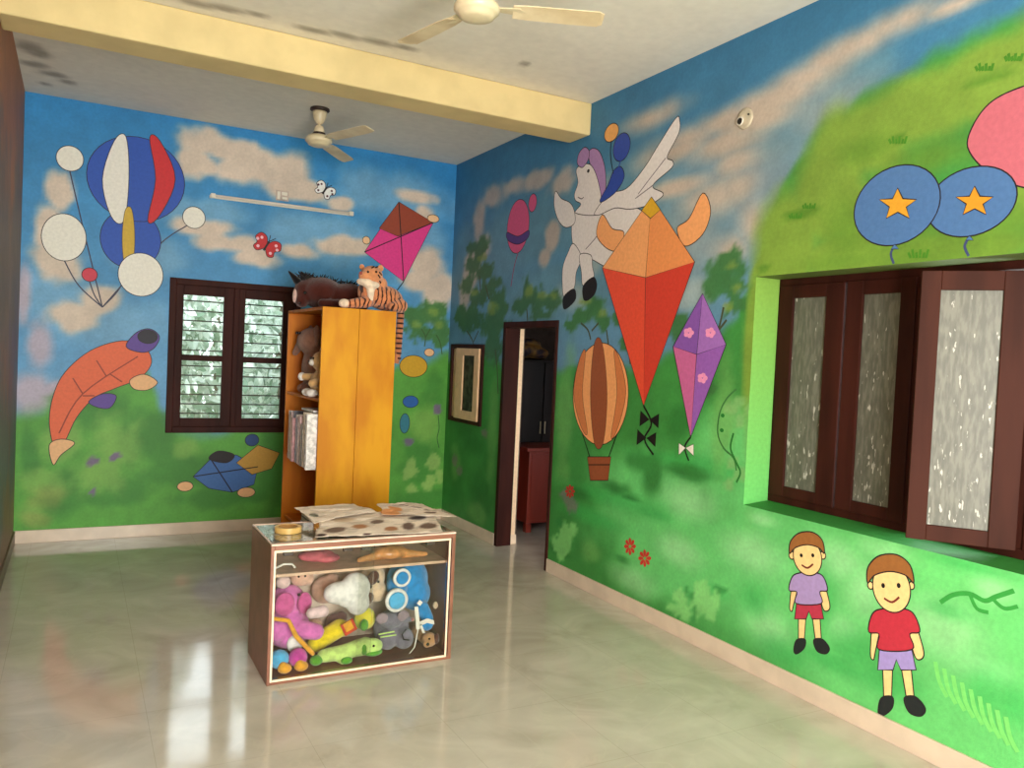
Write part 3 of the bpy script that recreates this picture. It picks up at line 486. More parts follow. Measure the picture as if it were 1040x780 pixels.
def link(name, me, m, parent=None):
    o = bpy.data.objects.new(name, me); COL.objects.link(o)
    if m and not me.materials: me.materials.append(m)
    if parent:                       # geometry is written in world metres; sub-objects are children of their thing
        o.parent = parent; o.matrix_parent_inverse = WM(parent).inverted()
    return o
def WM(o):
    M = Matrix.LocRotScale(o.location, o.rotation_euler, o.scale)
    return WM(o.parent)@o.matrix_parent_inverse@M if o.parent else M
def obj(name, mb, m, parent=None, bev=0, smooth=False, seg=2):
    o = link(name, mb.mesh(name, smooth) if isinstance(mb, MB) else mb, m, parent)
    if bev:
        b = o.modifiers.new('bevel', 'BEVEL'); b.width = bev; b.segments = seg; b.limit_method = 'ANGLE'; b.angle_limit = .6
    return o
def empty(name, loc, label=None, cat=None, group=None, kind=None):
    o = bpy.data.objects.new(name, None); COL.objects.link(o); o.location = loc; o.empty_display_size = .1
    return tag(o, label, cat, group, kind)
def soft(name, parts, m, parent=None, vox=.008, smooth=4, it=1.0):
    """one continuous stuffed surface out of overlapping lobes ('e', centre, radii, euler) and limbs ('c', p0, p1, r0, r1)"""
    bm = bmesh.new()
    for p in parts:
        if p[0] == 'e':
            _, c, r, *e = p
            M = Matrix.Translation(c)@Euler(e[0] if e else (0,0,0)).to_matrix().to_4x4()@Matrix.Diagonal((*r, 1))
            bmesh.ops.create_icosphere(bm, subdivisions=3, radius=1, matrix=M)
        else:
            _, a, b, r0, r1 = p; a = Vector(a); b = Vector(b); n = max(2, int((b-a).length/(min(r0,r1)*.35)))
            for i in range(n+1):
                t = i/n; r = r0+(r1-r0)*t
                bmesh.ops.create_icosphere(bm, subdivisions=2, radius=r, matrix=Matrix.Translation(a.lerp(b, t)))
    me = bpy.data.meshes.new(name); bm.to_mesh(me); bm.free()
    t = bpy.data.objects.new('tmp', me); COL.objects.link(t)
    r = t.modifiers.new('r', 'REMESH'); r.mode = 'VOXEL'; r.voxel_size = vox; r.use_smooth_shade = True
    s = t.modifiers.new('s', 'SMOOTH'); s.iterations = smooth; s.factor = .5
    dg = bpy.context.evaluated_depsgraph_get(); out = bpy.data.meshes.new_from_object(t.evaluated_get(dg))
    bpy.data.objects.remove(t); bpy.data.meshes.remove(me); out.name = name; out.materials.clear()
    out.polygons.foreach_set('use_smooth', [True]*len(out.polygons))
    return link(name, out, m, parent)
def eye(name, c, r, m, parent):
    bm = bmesh.new(); bmesh.ops.create_icosphere(bm, subdivisions=3, radius=r, matrix=Matrix.Translation(c))
    me = bpy.data.meshes.new(name); bm.to_mesh(me); bm.free(); me.polygons.foreach_set('use_smooth', [True]*len(me.polygons))
    return link(name, me, m, parent)

# ------------------------------------------------------------------ mural painter (wall coordinates in metres)
class Noise:
    def __init__(s, seed): s.g = np.random.default_rng(seed).random((256,256))
    def one(s, x, y):
        xi = np.floor(x).astype(int); yi = np.floor(y).astype(int); fx = x-xi; fy = y-yi
        fx = fx*fx*(3-2*fx); fy = fy*fy*(3-2*fy); g = s.g
        a = g[xi%256, yi%256]; b = g[(xi+1)%256, yi%256]; c = g[xi%256, (yi+1)%256]; d = g[(xi+1)%256, (yi+1)%256]
        return a*(1-fx)*(1-fy)+b*fx*(1-fy)+c*(1-fx)*fy+d*fx*fy
    def __call__(s, x, y, sc):
        return s.one(x*sc+100, y*sc+100)*.55+s.one(x*sc*2.1+37, y*sc*2.1+91)*.3+s.one(x*sc*4.3+11, y*sc*4.3+53)*.15
def paint(A, Z, layers, base, mott=1):
    C = np.zeros((len(A), 3)); C[:] = base(Z)
    for i, L in enumerate(layers):
        N = Noise(i*13+5)
        if L[0] == 'E':
            _, col, softn, namp, ns, alpha, ells = L
            nz = N(A, Z, ns)-.5; w = np.zeros(len(A))
            for a,z,ra,rz in ells:
                d = np.sqrt(((A-a)/ra)**2+((Z-z)/rz)**2)+namp*nz
                w = np.maximum(w, np.clip((1-d)/softn+.5, 0, 1))
            w = w*w*(3-2*w)*alpha
        else:
            _, col, sf, P = L
            p = np.array(P); h = np.interp(A, p[:,0], p[:,1])+(N(A, Z, 3)-.5)*.22
            w = np.clip((h-Z)/sf+.5, 0, 1); w = w*w*(3-2*w)
        C = C*(1-w[:,None])+np.array(col)[None]*w[:,None]
    N = Noise(99); C *= (1+(N(A, Z, 2.2)[:,None]-.5)*.16*mott)*(1+(N(A*1., Z, 14)[:,None]-.5)*.12*mott)
    return C
def s2l(C):
    C = np.clip(C/255, 0, 1); return np.where(C <= .04045, C/12.92, ((C+.055)/1.055)**2.4)
def catmull(P, n=5):
    m = len(P); out = []
    for i in range(m):
        p0,p1,p2,p3 = (np.array(P[(i+k-1)%m]) for k in range(4))
        for j in range(n):
            t = j/n; out.append(tuple(.5*((2*p1)+(p2-p0)*t+(2*p0-5*p1+4*p2-p3)*t*t+(3*p1-p0-3*p2+p3)*t**3)))
    return out
def painted_wall(name, plane, agrid, zgrid, holes, layers, base, figs, extra=None):
    """one wall mesh: a paint-carrying grid with openings, then the drawn shapes as thin coats of paint on it"""
    V = []; F = []; Cc = []
    ag = np.array(agrid); zg = np.array(zgrid); na, nz_ = len(ag), len(zg)
    AA, ZZ = np.meshgrid(ag, zg); A = AA.ravel(); Z = ZZ.ravel()
    C = paint(A, Z, layers, base)
    def w3(a, z, off=0): return (a, -off, z) if plane == 'B' else (-off, a, z)
    V += [w3(a, z) for a, z in zip(A, Z)]; Cc += list(C)
    for j in range(nz_-1):
        for i in range(na-1):
            ca, cz = (ag[i]+ag[i+1])/2, (zg[j]+zg[j+1])/2
            if any(h[0] < ca < h[1] and h[2] < cz < h[3] for h in holes): continue
            k = j*na+i; F.append((k, k+1, k+na+1, k+na) if plane == 'B' else (k+1, k, k+na, k+na+1))
    def poly(P, col, off):
        k = len(V); tri = tessellate_polygon([[Vector((a, z, 0)) for a, z in P]])
        V.extend(w3(a, z, off) for a, z in P); Cc.extend([np.array(col)]*len(P))
        for t in tri: F.append(tuple(k+i for i in t))
    def ribbon(P, wd, col, off, closed):
        n = len(P); k = len(V)
        for i in range(n):
            a = np.array(P[(i-1)%n] if closed or i > 0 else P[i]); b = np.array(P[(i+1)%n] if closed or i < n-1 else P[i])
            d = b-a; L = np.hypot(*d) or 1; nn = np.array((-d[1], d[0]))/L*wd/2; p = np.array(P[i])
            V.append(w3(*(p+nn), off)); V.append(w3(*(p-nn), off)); Cc.extend([np.array(col)]*2)
        for i in range(n if closed else n-1):
            q = (i+1)%n; F.append((k+2*i, k+2*i+1, k+2*q+1, k+2*q))
    INK = (34,26,30); done = []
    def bb(f):
        if f[0] == 'E': a,z,ra,rz = f[3]; return (a-ra-.02, a+ra+.02, z-rz-.02, z+rz+.02)
        q = f[4] if f[0] == 'P' else f[3]; return (min(p[0] for p in q)-.03, max(p[0] for p in q)+.03, min(p[1] for p in q)-.03, max(p[1] for p in q)+.03)
    for i, f in enumerate(figs):
        q = bb(f); lv = 1+max([l for o,l in done if o[0] < q[1] and o[1] > q[0] and o[2] < q[3] and o[3] > q[2]], default=0)
        done.append((q, lv)); off = .0003+.00022*lv
        if f[0] == 'P':
            P = catmull(f[4]) if f[3] else f[4]; poly(P, f[1], off)
            if f[2]: ribbon(P, .0062*f[2], INK, off+.00011, True)
        elif f[0] == 'E':
            a,z,ra,rz = f[3]; n = 36 if max(ra, rz) > .05 else 14
            P = [(a+ra*math.cos(2*PI*q/n), z+rz*math.sin(2*PI*q/n)) for q in range(n)]; poly(P, f[1], off)
            if f[2]: ribbon(P, .0062*f[2], INK, off+.00011, True)
        else: ribbon(f[3] if len(f[3]) < 3 else catmull_open(f[3]), f[2], f[1], off, False)
    if extra: extra(V, F, Cc)
    me = bpy.data.meshes.new(name); me.from_pydata([tuple(map(float, v)) for v in V], [], F)
    at = me.color_attributes.new('paint', 'FLOAT_COLOR', 'POINT')
    c = np.ones((len(V), 4)); c[:,:3] = s2l(np.array(Cc)); at.data.foreach_set('color', c.ravel())
    return link(name, me, PAINT)
def catmull_open(P):
    m = len(P); out = []
    for i in range(m-1):
        p0,p1,p2,p3 = (np.array(P[min(max(i+k-1, 0), m-1)]) for k in range(4))
        for j in range(5):
            t = j/5; out.append(tuple(.5*((2*p1)+(p2-p0)*t+(2*p0-5*p1+4*p2-p3)*t*t+(3*p1-p0-3*p2+p3)*t**3)))
    return out+[tuple(P[-1])]
def grid(a, b, step, marks=()):
    g = list(np.linspace(a, b, int(round(abs(b-a)/step))+1))
    for m in marks:
        g = [x for x in g if abs(x-m) > step*.45 or x in marks]+[m]
    return sorted(set(float(x) for x in g))
# ================================================================== the room
WIN1 = (-2.675, -1.535, .905, 2.265)                 # back wall: x0, x1, z0, z1
WIN2 = (-.835, -.095, 1.04, 1.815)                   # right wall: y0, y1, z0, z1
DOOR = (-2.145, -1.215, 0., 2.02)
WIN3 = (-6.15, -4.245, .925, 2.225)
def sky_b(Z):
    t = np.clip((Z-1.4)/2.2, 0, 1)[:,None]; return np.array((100,156,198))[None]*(1-t)+np.array((42,128,188))[None]*t
def sky_r(Z):
    t = np.clip((Z-1.6)/2.0, 0, 1)[:,None]; return np.array((100,142,172))[None]*(1-t)+np.array((54,116,156))[None]*t
def quad(V, F, C, pts, col):
    k = len(V); V.extend(pts); F.append((k, k+1, k+2, k+3)); C.extend([np.array(col)]*4)
def hole_box(V, F, C, h, plane, depth, cols):
    a0,a1,z0,z1 = h
    w = (lambda a,z,d: (a, d, z)) if plane == 'B' else (lambda a,z,d: (d, a, z))
    quad(V,F,C,[w(a0,z0,0),w(a0,z1,0),w(a0,z1,depth),w(a0,z0,depth)],cols[0])
    quad(V,F,C,[w(a1,z0,0),w(a1,z1,0),w(a1,z1,depth),w(a1,z0,depth)],cols[1])
    quad(V,F,C,[w(a0,z1,0),w(a1,z1,0),w(a1,z1,depth),w(a0,z1,depth)],cols[2])
    if cols[3]: quad(V,F,C,[w(a0,z0,0),w(a1,z0,0),w(a1,z0,depth),w(a0,z0,depth)],cols[3])
wb = painted_wall('wall_back', 'B', grid(-W, 0, .025, WIN1[:2]), grid(0, H, .025, WIN1[2:]), [WIN1], LAYERS['B'], sky_b, FIGURES['B'],
    lambda V,F,C: hole_box(V,F,C,WIN1,'B',.22,[(120,110,100)]*4))
tag(wb, 'back wall painted with sky, clouds, balloons, kites and grass', kind='structure')
def ex_r(V, F, C):
    hole_box(V,F,C,WIN2,'R',.12,[(120,110,100)]*4)
    # wall thickness seen through the doorway: plastered cream, behind the wooden frame
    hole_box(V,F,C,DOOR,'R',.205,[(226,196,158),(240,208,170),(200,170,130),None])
    # deep painted recess of the big window: green reveals, darker green ledge
    y0,y1,z0,z1 = WIN3; G=(128,188,72); n=12
    ys = np.linspace(z0, z1, 40)
    for i in range(39):
        t=i/39; g=np.array((108,196,104))*(1-t)+np.array((128,166,70))*t
        quad(V,F,C,[(0,y1,ys[i]),(0,y1,ys[i+1]),(.21,y1,ys[i+1]),(.21,y1,ys[i])],g)
    quad(V,F,C,[(0,y0,z0),(0,y0,z1),(.21,y0,z1),(.21,y0,z0)],G)
    quad(V,F,C,[(0,y0,z1),(0,y1,z1),(.21,y1,z1),(.21,y0,z1)],(92,108,50))
    quad(V,F,C,[(0,y0,z0),(0,y1,z0),(.21,y1,z0+.02),(.21,y0,z0+.02)],(52,134,58))
wr = painted_wall('wall_right', 'R', grid(D, 0, .028, (DOOR[0],DOOR[1],WIN2[0],WIN2[1],WIN3[0],WIN3[1])), grid(0, H, .025, (DOOR[3],WIN2[2],WIN2[3],WIN3[2],WIN3[3])),
    [DOOR, WIN2, WIN3], LAYERS['R'], sky_r, FIGURES['R'], ex_r)
tag(wr, 'right wall painted with trees, sky, winged horse, kites, balloons and grass', kind='structure')
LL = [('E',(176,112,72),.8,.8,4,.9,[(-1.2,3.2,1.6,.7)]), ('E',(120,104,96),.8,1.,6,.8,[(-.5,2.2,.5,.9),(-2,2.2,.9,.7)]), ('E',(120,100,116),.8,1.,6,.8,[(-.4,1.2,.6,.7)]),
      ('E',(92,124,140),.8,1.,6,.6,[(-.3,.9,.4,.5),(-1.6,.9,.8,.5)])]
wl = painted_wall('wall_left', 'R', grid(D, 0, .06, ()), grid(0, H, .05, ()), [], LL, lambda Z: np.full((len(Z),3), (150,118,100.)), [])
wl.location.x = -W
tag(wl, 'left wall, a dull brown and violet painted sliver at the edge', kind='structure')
# front wall (behind the viewer) with one wide unseen doorway, placed to let daylight in
m = MB(); OP = [(-3.6,-1.8,.0,2.7)]
def wall_cells(mb, x0, x1, ops, y, t):
    xs = sorted({x0, x1, *[o[0] for o in ops], *[o[1] for o in ops]}); zs = sorted({0, H, *[o[2] for o in ops], *[o[3] for o in ops]})
    for i in range(len(xs)-1):
        for j in range(len(zs)-1):
            cx, cz = (xs[i]+xs[i+1])/2, (zs[j]+zs[j+1])/2
            if not any(o[0] < cx < o[1] and o[2] < cz < o[3] for o in ops): mb.box((xs[i],y,zs[j]),(xs[i+1],y+t,zs[j+1]))
wall_cells(m, -W, 0, OP, D-.15, .15)
tag(obj('wall_front', m, mat('front_wall_paint', (214,206,180), rough=.7)), 'front wall with one wide unseen doorway opening', kind='structure')

# floor, ceiling, beam
m = MB().box((-W,D,-.08),(0,0,0)); m.box((0,-2.145,-.08),(.205,-1.215,0)); m.box((.205,-3.6,-.08),(2.6,1.6,0))
tag(obj('floor', m, FLOOR), 'glossy beige stone tile floor', kind='structure')
V=[];F=[];Cc=[]
ax=np.linspace(-W,0,110); ay=np.linspace(D,0,270); A,B=np.meshgrid(ax,ay); A=A.ravel();B=B.ravel()
CL=[('E',(120,114,104),1.2,1.,7,.6,CEIL_STAINS)]
C=paint(A,B,CL,lambda Z: np.full((len(Z),3),(228,223,210.)),.25)
V=[(a,b,H) for a,b in zip(A,B)]
for j in range(269):
    for i in range(109): k=j*110+i; F.append((k,k+110,k+111,k+1))
me=bpy.data.meshes.new('ceiling'); me.from_pydata([tuple(map(float,v)) for v in V],[],F)
at=me.color_attributes.new('paint','FLOAT_COLOR','POINT'); c=np.ones((len(V),4)); c[:,:3]=s2l(C); at.data.foreach_set('color',c.ravel())
tag(link('ceiling', me, CEIL), 'white ceiling with damp grey streaks', kind='structure')
tag(obj('trim_1', MB().box((-W,-2.466,3.41),(0,-2.18,H-.0005)), CREAM, bev=.012), 'cream painted beam crossing below the ceiling', kind='structure')

# skirting
tag(obj('baseboard_back', MB().box((-W,-.014,0),(-.0,0,.105)), SKIRT, bev=.003), 'pale tile skirting along the back wall', kind='structure')
tag(obj('baseboard_right', MB().box((-.014,-1.215,0),(0,-.014,.105)).box((-.014,D,0),(0,-2.145,.105)), SKIRT, bev=.003), 'pale tile skirting along the right wall', kind='structure')
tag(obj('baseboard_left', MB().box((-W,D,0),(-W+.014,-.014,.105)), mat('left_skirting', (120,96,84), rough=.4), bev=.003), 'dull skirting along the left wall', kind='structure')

# ---- window 1 (back wall)
def frame_ring(mb, a0, a1, z0, z1, t, d0, d1, plane):
    def bx(p0,p1,q0,q1):
        if plane=='B': mb.box((p0,d0,q0),(p1,d1,q1))
        else: mb.box((d0,p0,q0),(d1,p1,q1))
    bx(a0,a0+t,z0,z1); bx(a1-t,a1,z0,z1); bx(a0+t,a1-t,z0,z0+t); bx(a0+t,a1-t,z1-t,z1)
w1 = empty('window_1', ((WIN1[0]+WIN1[1])/2,0,WIN1[2]), 'dark wooden two-leaf window with grille bars in the back wall', None, None, 'structure')
m = MB(); frame_ring(m, *WIN1, .055, -.02, .07, 'B'); m.box((-2.135,-.02,WIN1[2]+.055),(-2.09,.07,WIN1[3]-.055)); obj('window_frame', m, DWOOD, w1, bev=.004)
for x0,x1 in ((-2.62,-2.135),(-2.09,-1.59)):
    z0,z1 = WIN1[2]+.055, WIN1[3]-.055; gx0,gx1 = (x0+.062,x1-.085) if x0<-2.4 else (x0+.055,x1-.105)
    m = MB(); m.box((x0,-.008,z0),(gx0,.03,z1)); m.box((gx1,-.008,z0),(x1,.03,z1)); m.box((gx0,-.008,z0),(gx1,.03,1.035)); m.box((gx0,-.008,2.125),(gx1,.03,z1)); m.box((gx0,-.008,1.545),(gx1,.03,1.598))
    s = obj('casement', m, DWOOD, w1, bev=.003)
    m = MB()
    for a,b in ((1.035,1.545),(1.598,2.125)):
        for k in range(1,7):
            z = a+(b-a)*(k-.55)/6; m.tube([(gx0-.01,.05,z),(gx1+.01,.05,z)], .006, 6)
    obj('grille', m, IRON, s)
    obj('pane', MB().box((gx0-.005,.012,1.03),(gx1+.005,.016,2.13)), CLEAR, s)
# ---- window 2 (small, right wall)
w2 = empty('window_2', (0,-.465,WIN2[2]), 'small dark framed window with cream shutters beside the door', None, None, 'structure')
m = MB(); frame_ring(m, *WIN2, .045, -.02, .1, 'R'); obj('window_frame', m, DWOOD, w2, bev=.003)
m = MB(); frame_ring(m, -.30,-.14,1.085,1.77,.05,.0,.03,'R'); m.box((.01,-.25,1.13),(.02,-.19,1.72)); obj('shutter', m, LCREAM, w2, bev=.003)
m = MB(); m.box((-.035,-.43,1.08),(-.005,-.265,1.775)); m.box((-.035,-.785,1.08),(-.005,-.685,1.775)); m.box((-.035,-.685,1.08),(-.005,-.43,1.165)); m.box((-.035,-.685,1.705),(-.005,-.43,1.775)); sh = obj('shutter', m, LCREAM, w2, bev=.003)
m = MB()
for k in range(6): m.box((.02,-.70,1.2+k*.09),(.03,-.42,1.212+k*.09))
obj('grille', m, IRON, sh)
obj('pane', MB().box((-.02,-.69,1.16),(-.016,-.425,1.71)), mat('dark_green_glass', (36,38,28), rough=.5, var=.3, scale=14, rgb2=(70,76,58), spec=.1), sh)
# ---- door opening
d1 = empty('door_1', (0,-1.68,0), 'open doorway with dark wooden frame in the right wall', None, None, 'structure')
m = MB(); m.box((-.012,-1.27,0),(.135,-1.215,2.02)); m.box((-.012,-2.145,0),(.135,-2.11,2.02)); m.box((-.012,-2.11,1.965),(.135,-1.27,2.02)); obj('door_frame', m, DWOOD, d1, bev=.004)
obj('skirting_end', MB().box((.136,-1.224,0),(.215,-1.205,.085)), CTRIM, d1)
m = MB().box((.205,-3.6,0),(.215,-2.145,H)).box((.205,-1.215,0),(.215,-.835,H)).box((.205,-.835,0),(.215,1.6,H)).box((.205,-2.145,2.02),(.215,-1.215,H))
m.box((.2,1.6,0),(2.6,1.65,H)).box((2.6,-3.6,0),(2.65,1.65,H)).box((.2,-3.65,0),(1.0,-3.6,H)).box((1.0,-3.65,0),(2.0,-3.6,.9)).box((1.0,-3.65,2.1),(2.0,-3.6,H)).box((2.0,-3.65,0),(2.6,-3.6,H)).box((.2,-3.6,H),(2.65,1.65,H+.05))  # gap in the hidden end wall, added to let in some sky light
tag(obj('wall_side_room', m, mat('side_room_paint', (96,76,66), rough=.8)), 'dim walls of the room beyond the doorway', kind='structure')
# ---- window 3 (large, right wall)
w3 = empty('window_3', (.2,-5.2,WIN3[2]), 'wide dark wooden window with smeared glass shutters in the right wall', None, None, 'structure')
y0,y1,z0,z1 = WIN3; z0 += .018
m = MB(); X0,X1 = .185,.26
m.box((X0,y0,z0),(X1,y1,z0+.045)); m.box((X0,y0,z1-.04),(X1,y1,z1))
for ya,yb in ((y1-.035,y1),(y0,y0+.035),(-5.155,-5.115),(-5.68,-5.64)): m.box((X0,ya,z0+.0452),(X1,yb,z1-.0402))
obj('window_frame', m, DWOOD, w3, bev=.003)
def leaf(ya, yb, gl, mtl, ang=0, zz=(.985,2.185), grz=(1.045,2.112), x=.175, piv=None):
    """shutter leaf between ya (far) and yb (near) with a glass opening gl=(far, near)"""
    def R(mb):
        if ang:
            M = Matrix.Translation(piv)@Matrix.Rotation(ang,4,'Z')@Matrix.Translation(-Vector(piv)); mb.v = [M@Vector(v) for v in mb.v]
        return mb
    m = MB(); t = .035
    m.box((x,gl[0],zz[0]),(x+t,ya,zz[1])); m.box((x,yb,zz[0]),(x+t,gl[1],zz[1])); m.box((x,gl[1],zz[0]),(x+t,gl[0],grz[0])); m.box((x,gl[1],grz[1]),(x+t,gl[0],zz[1]))
    o = obj('shutter', R(m), mtl, w3, bev=.003)
    obj('pane', R(MB().box((x+.014,gl[1]-.004,grz[0]-.004),(x+.02,gl[0]+.004,grz[1]+.004))), SMEAR, o)
    return o
leaf(-4.262,-4.706,(-4.362,-4.590),DWOOD)
leaf(-4.719,-5.118,(-4.82,-5.036),DWOOD)
LW = mat('reddish_shutter_wood', (64,31,21), rough=.6, var=.14, scale=12, stretch=(1,1,.12), spec=.12)
piv = (.185,-5.655,0)
l3 = leaf(-5.655+.425,-5.655+.0,(-5.655+.345,-5.655+.105),LW,math.radians(37),(.975,2.175),(1.045,2.09),.185,piv)
leaf(-5.685,-6.11,(-5.78,-6.0),DWOOD)
m = MB()
for k in range(12):
    z = 1.04+k*.1; m.tube([(.245,-5.65,z),(.245,-4.27,z)], .006, 6)
for yy in (-4.708,-5.125): m.box((.24,yy-.004,.98),(.248,yy+.004,2.18))
obj('grille', m, IRON, w3)
m = MB().tube([(.06,-5.42,2.172),(.05,-5.42,2.150),(.055,-5.415,2.12),(.06,-5.41,2.09)], .003, 6)
obj('string', m, mat('pale_string', (190,150,120)), w3)

# ================================================================== fittings
def fan(loc, angs, L, label, hubz):
    x,y = loc; f = empty('ceiling_fan', (x,y,H), label, 'ceiling fan', 'ceiling fans'); dz = hubz
    obj('canopy_ring', MB().lathe([(.02,H),(.075,H-.002),(.078,H-.018),(.06,H-.028),(.03,H-.03)],(x,y,0)), FAND, f, smooth=True)
    obj('canopy', MB().lathe([(.058,H-.022),(.056,H-.05),(.046,H-.09),(.03,H-.12),(.016,H-.128)],(x,y,0)), FANM, f, smooth=True)
    obj('rod', MB().lathe([(.012,H-.1),(.012,dz+.06)],(x,y,0),16), FANM, f, smooth=True)
    obj('lower_cup', MB().lathe([(.014,dz+.125),(.032,dz+.115),(.042,dz+.09),(.044,dz+.06)],(x,y,0)), FANM, f, smooth=True)
    obj('collar', MB().lathe([(.05,dz+.062),(.052,dz+.05),(.05,dz+.042)],(x,y,0)), FAND, f, smooth=True)
    mh = obj('motor_housing', MB().lathe([(.045,dz+.045),(.085,dz+.036),(.108,dz+.012),(.108,dz-.008),(.095,dz-.022),(.088,dz-.024),(.084,dz-.036),(.06,dz-.046),(.02,dz-.05)],(x,y,0),48), FANM, f, smooth=True)
    for a in angs:
        a = math.radians(a); ca,sa = math.cos(a),math.sin(a)
        def q(u,v,w): return (x+u*ca-v*sa, y+u*sa+v*ca, dz+w)
        prof = [(.17,.046),(.24,.056),(.45,.06),(.58,.06),(L-.02,.052),(L,.04)]
        m = MB(); k=0; n=len(prof)
        for u,hw in prof:
            for s,h in ((-1,.010),(-1,.006),(1,-.012),(1,-.008)): m.v.append(Vector(q(u,s*hw,h+(.003 if u<.3 else 0))))
        for i in range(n-1):
            b=i*4
            for j in range(4): m.f.append((b+j,b+(j+1)%4,b+4+(j+1)%4,b+4+j))
        m.f.append((3,2,1,0)); m.f.append(tuple(4*(n-1)+j for j in range(4)))
        bl = obj('blade', m, BLADE, f)
        m = MB(); m.prism([q(.09,-.02,.004),q(.09,.02,.004),q(.2,.032,.0),q(.24,0,.0),q(.2,-.032,.004)],(0,0,.005))
        obj('blade_bracket', m, FANM, bl)
    return f
BLADE = mat('dusty_fan_blade', (226,208,172), rough=.5, var=.14, scale=5, rgb2=(204,182,144))
fan((-1.69,-1.04), (-70,52), .66, 'cream ceiling fan near the back wall, behind the beam', 3.39)
fan((-1.765,-4.14), (-24.2,102.9,221), .60, 'cream ceiling fan nearest the viewer, in front of the beam', 3.325)

t = empty('tube_light', (-1.72,0,3.0), 'long unlit fluorescent tube light mounted high on the painted back wall', 'light')
obj('batten', MB().box((-2.375,-.022,2.992),(-1.07,0,3.02)), ALU, t, bev=.003)
obj('tube', MB().tube([(-2.33,-.04,3.012),(-1.115,-.04,3.012)], .011, 12), mat('unlit_tube', (232,220,206), rough=.2, var=.02), t, smooth=True)
for x in (-2.35,-1.095): obj('lamp_holder', MB().box((x-.02,-.055,2.99),(x+.02,-.02,3.03)), ALU, t, bev=.004)
b = empty('wall_socket', (-1.74,0,3.06), 'small pale socket plate above the tube light on the back wall', 'socket')
obj('back_plate', MB().box((-1.80,-.014,3.05),(-1.685,0,3.145)), mat('socket_plate', (196,178,164), rough=.4), b, bev=.004)
m = MB().box((-1.79,-.02,3.06),(-1.765,-.014,3.13)).box((-1.75,-.02,3.10),(-1.70,-.014,3.13)).box((-1.745,-.02,3.065),(-1.70,-.014,3.085)); obj('switch', m, WHITEP, b, bev=.002)
b = empty('bulb_holder', (0,-4.075,3.145), 'round cream bulb holder without a bulb on the painted right wall', 'bulb holder')
obj('base', MB().lathe([(.062,-0.0),(.06,-.007),(.05,-.01),(.045,-.0105)],(0,-4.09,3.15),32,'X'), mat('old_plaster', (208,196,170), rough=.6), b, smooth=True)
obj('socket', MB().lathe([(.026,-.009),(.026,-.016),(.022,-.018),(.02,-.016),(.0201,-.009)],(0,-4.06,3.14),24,'X'), WHITEP, b, smooth=True)
obj('socket_hole', MB().lathe([(.017,-.01),(.017,-.0195)],(0,-4.06,3.14),20,'X'), BLACK, b)
obj('stub', MB().lathe([(.006,-.01),(.006,-.014)],(0,-4.125,3.165),12,'X'), BLACK, b)

# ================================================================== things in the side room
c = empty('cabinet', (.95,-.6,0), 'low red-brown cabinet standing beyond the open doorway', 'cabinet')
RC = mat('red_cabinet_varnish', (150,54,38), rough=.35, var=.1, scale=5, stretch=(1,1,.2))
obj('body', MB().box((.53,-.85,.09),(1.3,-.4,.80)), RC, c, bev=.006)
obj('top', MB().box((.49,-.88,.80),(1.34,-.38,.835)), RC, c, bev=.006)
for lx in (.56,1.27):
    for ly in (-.82,-.43): obj('leg', MB().box((lx-.03,ly-.03,0),(lx+.03,ly+.03,.09)), RC, c, bev=.004)
obj('drawer_front', MB().box((.56,-.858,.12),(1.27,-.851,.77)), RC, c, bev=.003)
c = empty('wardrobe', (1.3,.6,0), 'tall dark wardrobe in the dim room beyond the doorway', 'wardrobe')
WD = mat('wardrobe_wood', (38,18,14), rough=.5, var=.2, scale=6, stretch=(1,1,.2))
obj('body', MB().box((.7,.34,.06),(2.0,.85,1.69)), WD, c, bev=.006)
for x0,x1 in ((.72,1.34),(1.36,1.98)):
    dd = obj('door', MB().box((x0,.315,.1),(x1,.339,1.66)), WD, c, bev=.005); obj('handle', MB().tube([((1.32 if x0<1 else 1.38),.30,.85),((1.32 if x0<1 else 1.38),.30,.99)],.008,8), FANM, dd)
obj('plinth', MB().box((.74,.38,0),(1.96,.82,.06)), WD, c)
s = soft('cloth_bundle', [('e',(1.2,.55,1.80),(.24,.18,.09)),('e',(1.36,.52,1.77),(.14,.14,.07)),('e',(1.08,.5,1.77),(.12,.14,.07)),('e',(1.25,.55,1.87),(.16,.12,.07))], mat('golden_cloth', (176,128,60), rough=.8, var=.3, scale=9, rgb2=(60,48,62)), None, .014, 3)
tag(s, 'rolled golden and dark cloth bundle lying on the wardrobe', 'cloth bundle')

# ================================================================== yellow bookshelf
SX0,SX1,SY0,SY1,SH = -1.87,-1.325,-2.03,-.985,2.0
b = empty('bookshelf', ((SX0+SX1)/2,(SY0+SY1)/2,0), 'tall yellow wooden bookshelf standing behind the glass display case', 'bookshelf')
xm = (SX0+SX1)/2-.005
m = MB().box((SX0,SY0,0),(xm-.0012,SY0+.022,SH)).box((xm+.0012,SY0,0),(SX1,SY0+.022,SH)); obj('side_panel', m, YWOOD, b, bev=.0025)
obj('side_panel', MB().box((SX0,SY1-.022,0),(SX1,SY1,SH-.022)), YWOOD_IN, b, bev=.002)
obj('top_panel', MB().box((SX0,SY0+.0225,SH-.022),(SX1,SY1,SH)), YWOOD_IN, b, bev=.002)
obj('back_panel', MB().box((SX1-.012,SY0+.0225,0),(SX1,SY1-.0225,SH-.0225)), YWOOD_IN, b)
SHZ = [.06,.345,.845,1.345]
for z in SHZ:
    xa = SX0+.02 if z < 1 else SX0+.005
    m = MB().box((xa,SY0+.0225,z-.02),(SX1-.0125,SY1-.0225,z)); obj('shelf', m, YWOOD_IN, b, bev=.006)
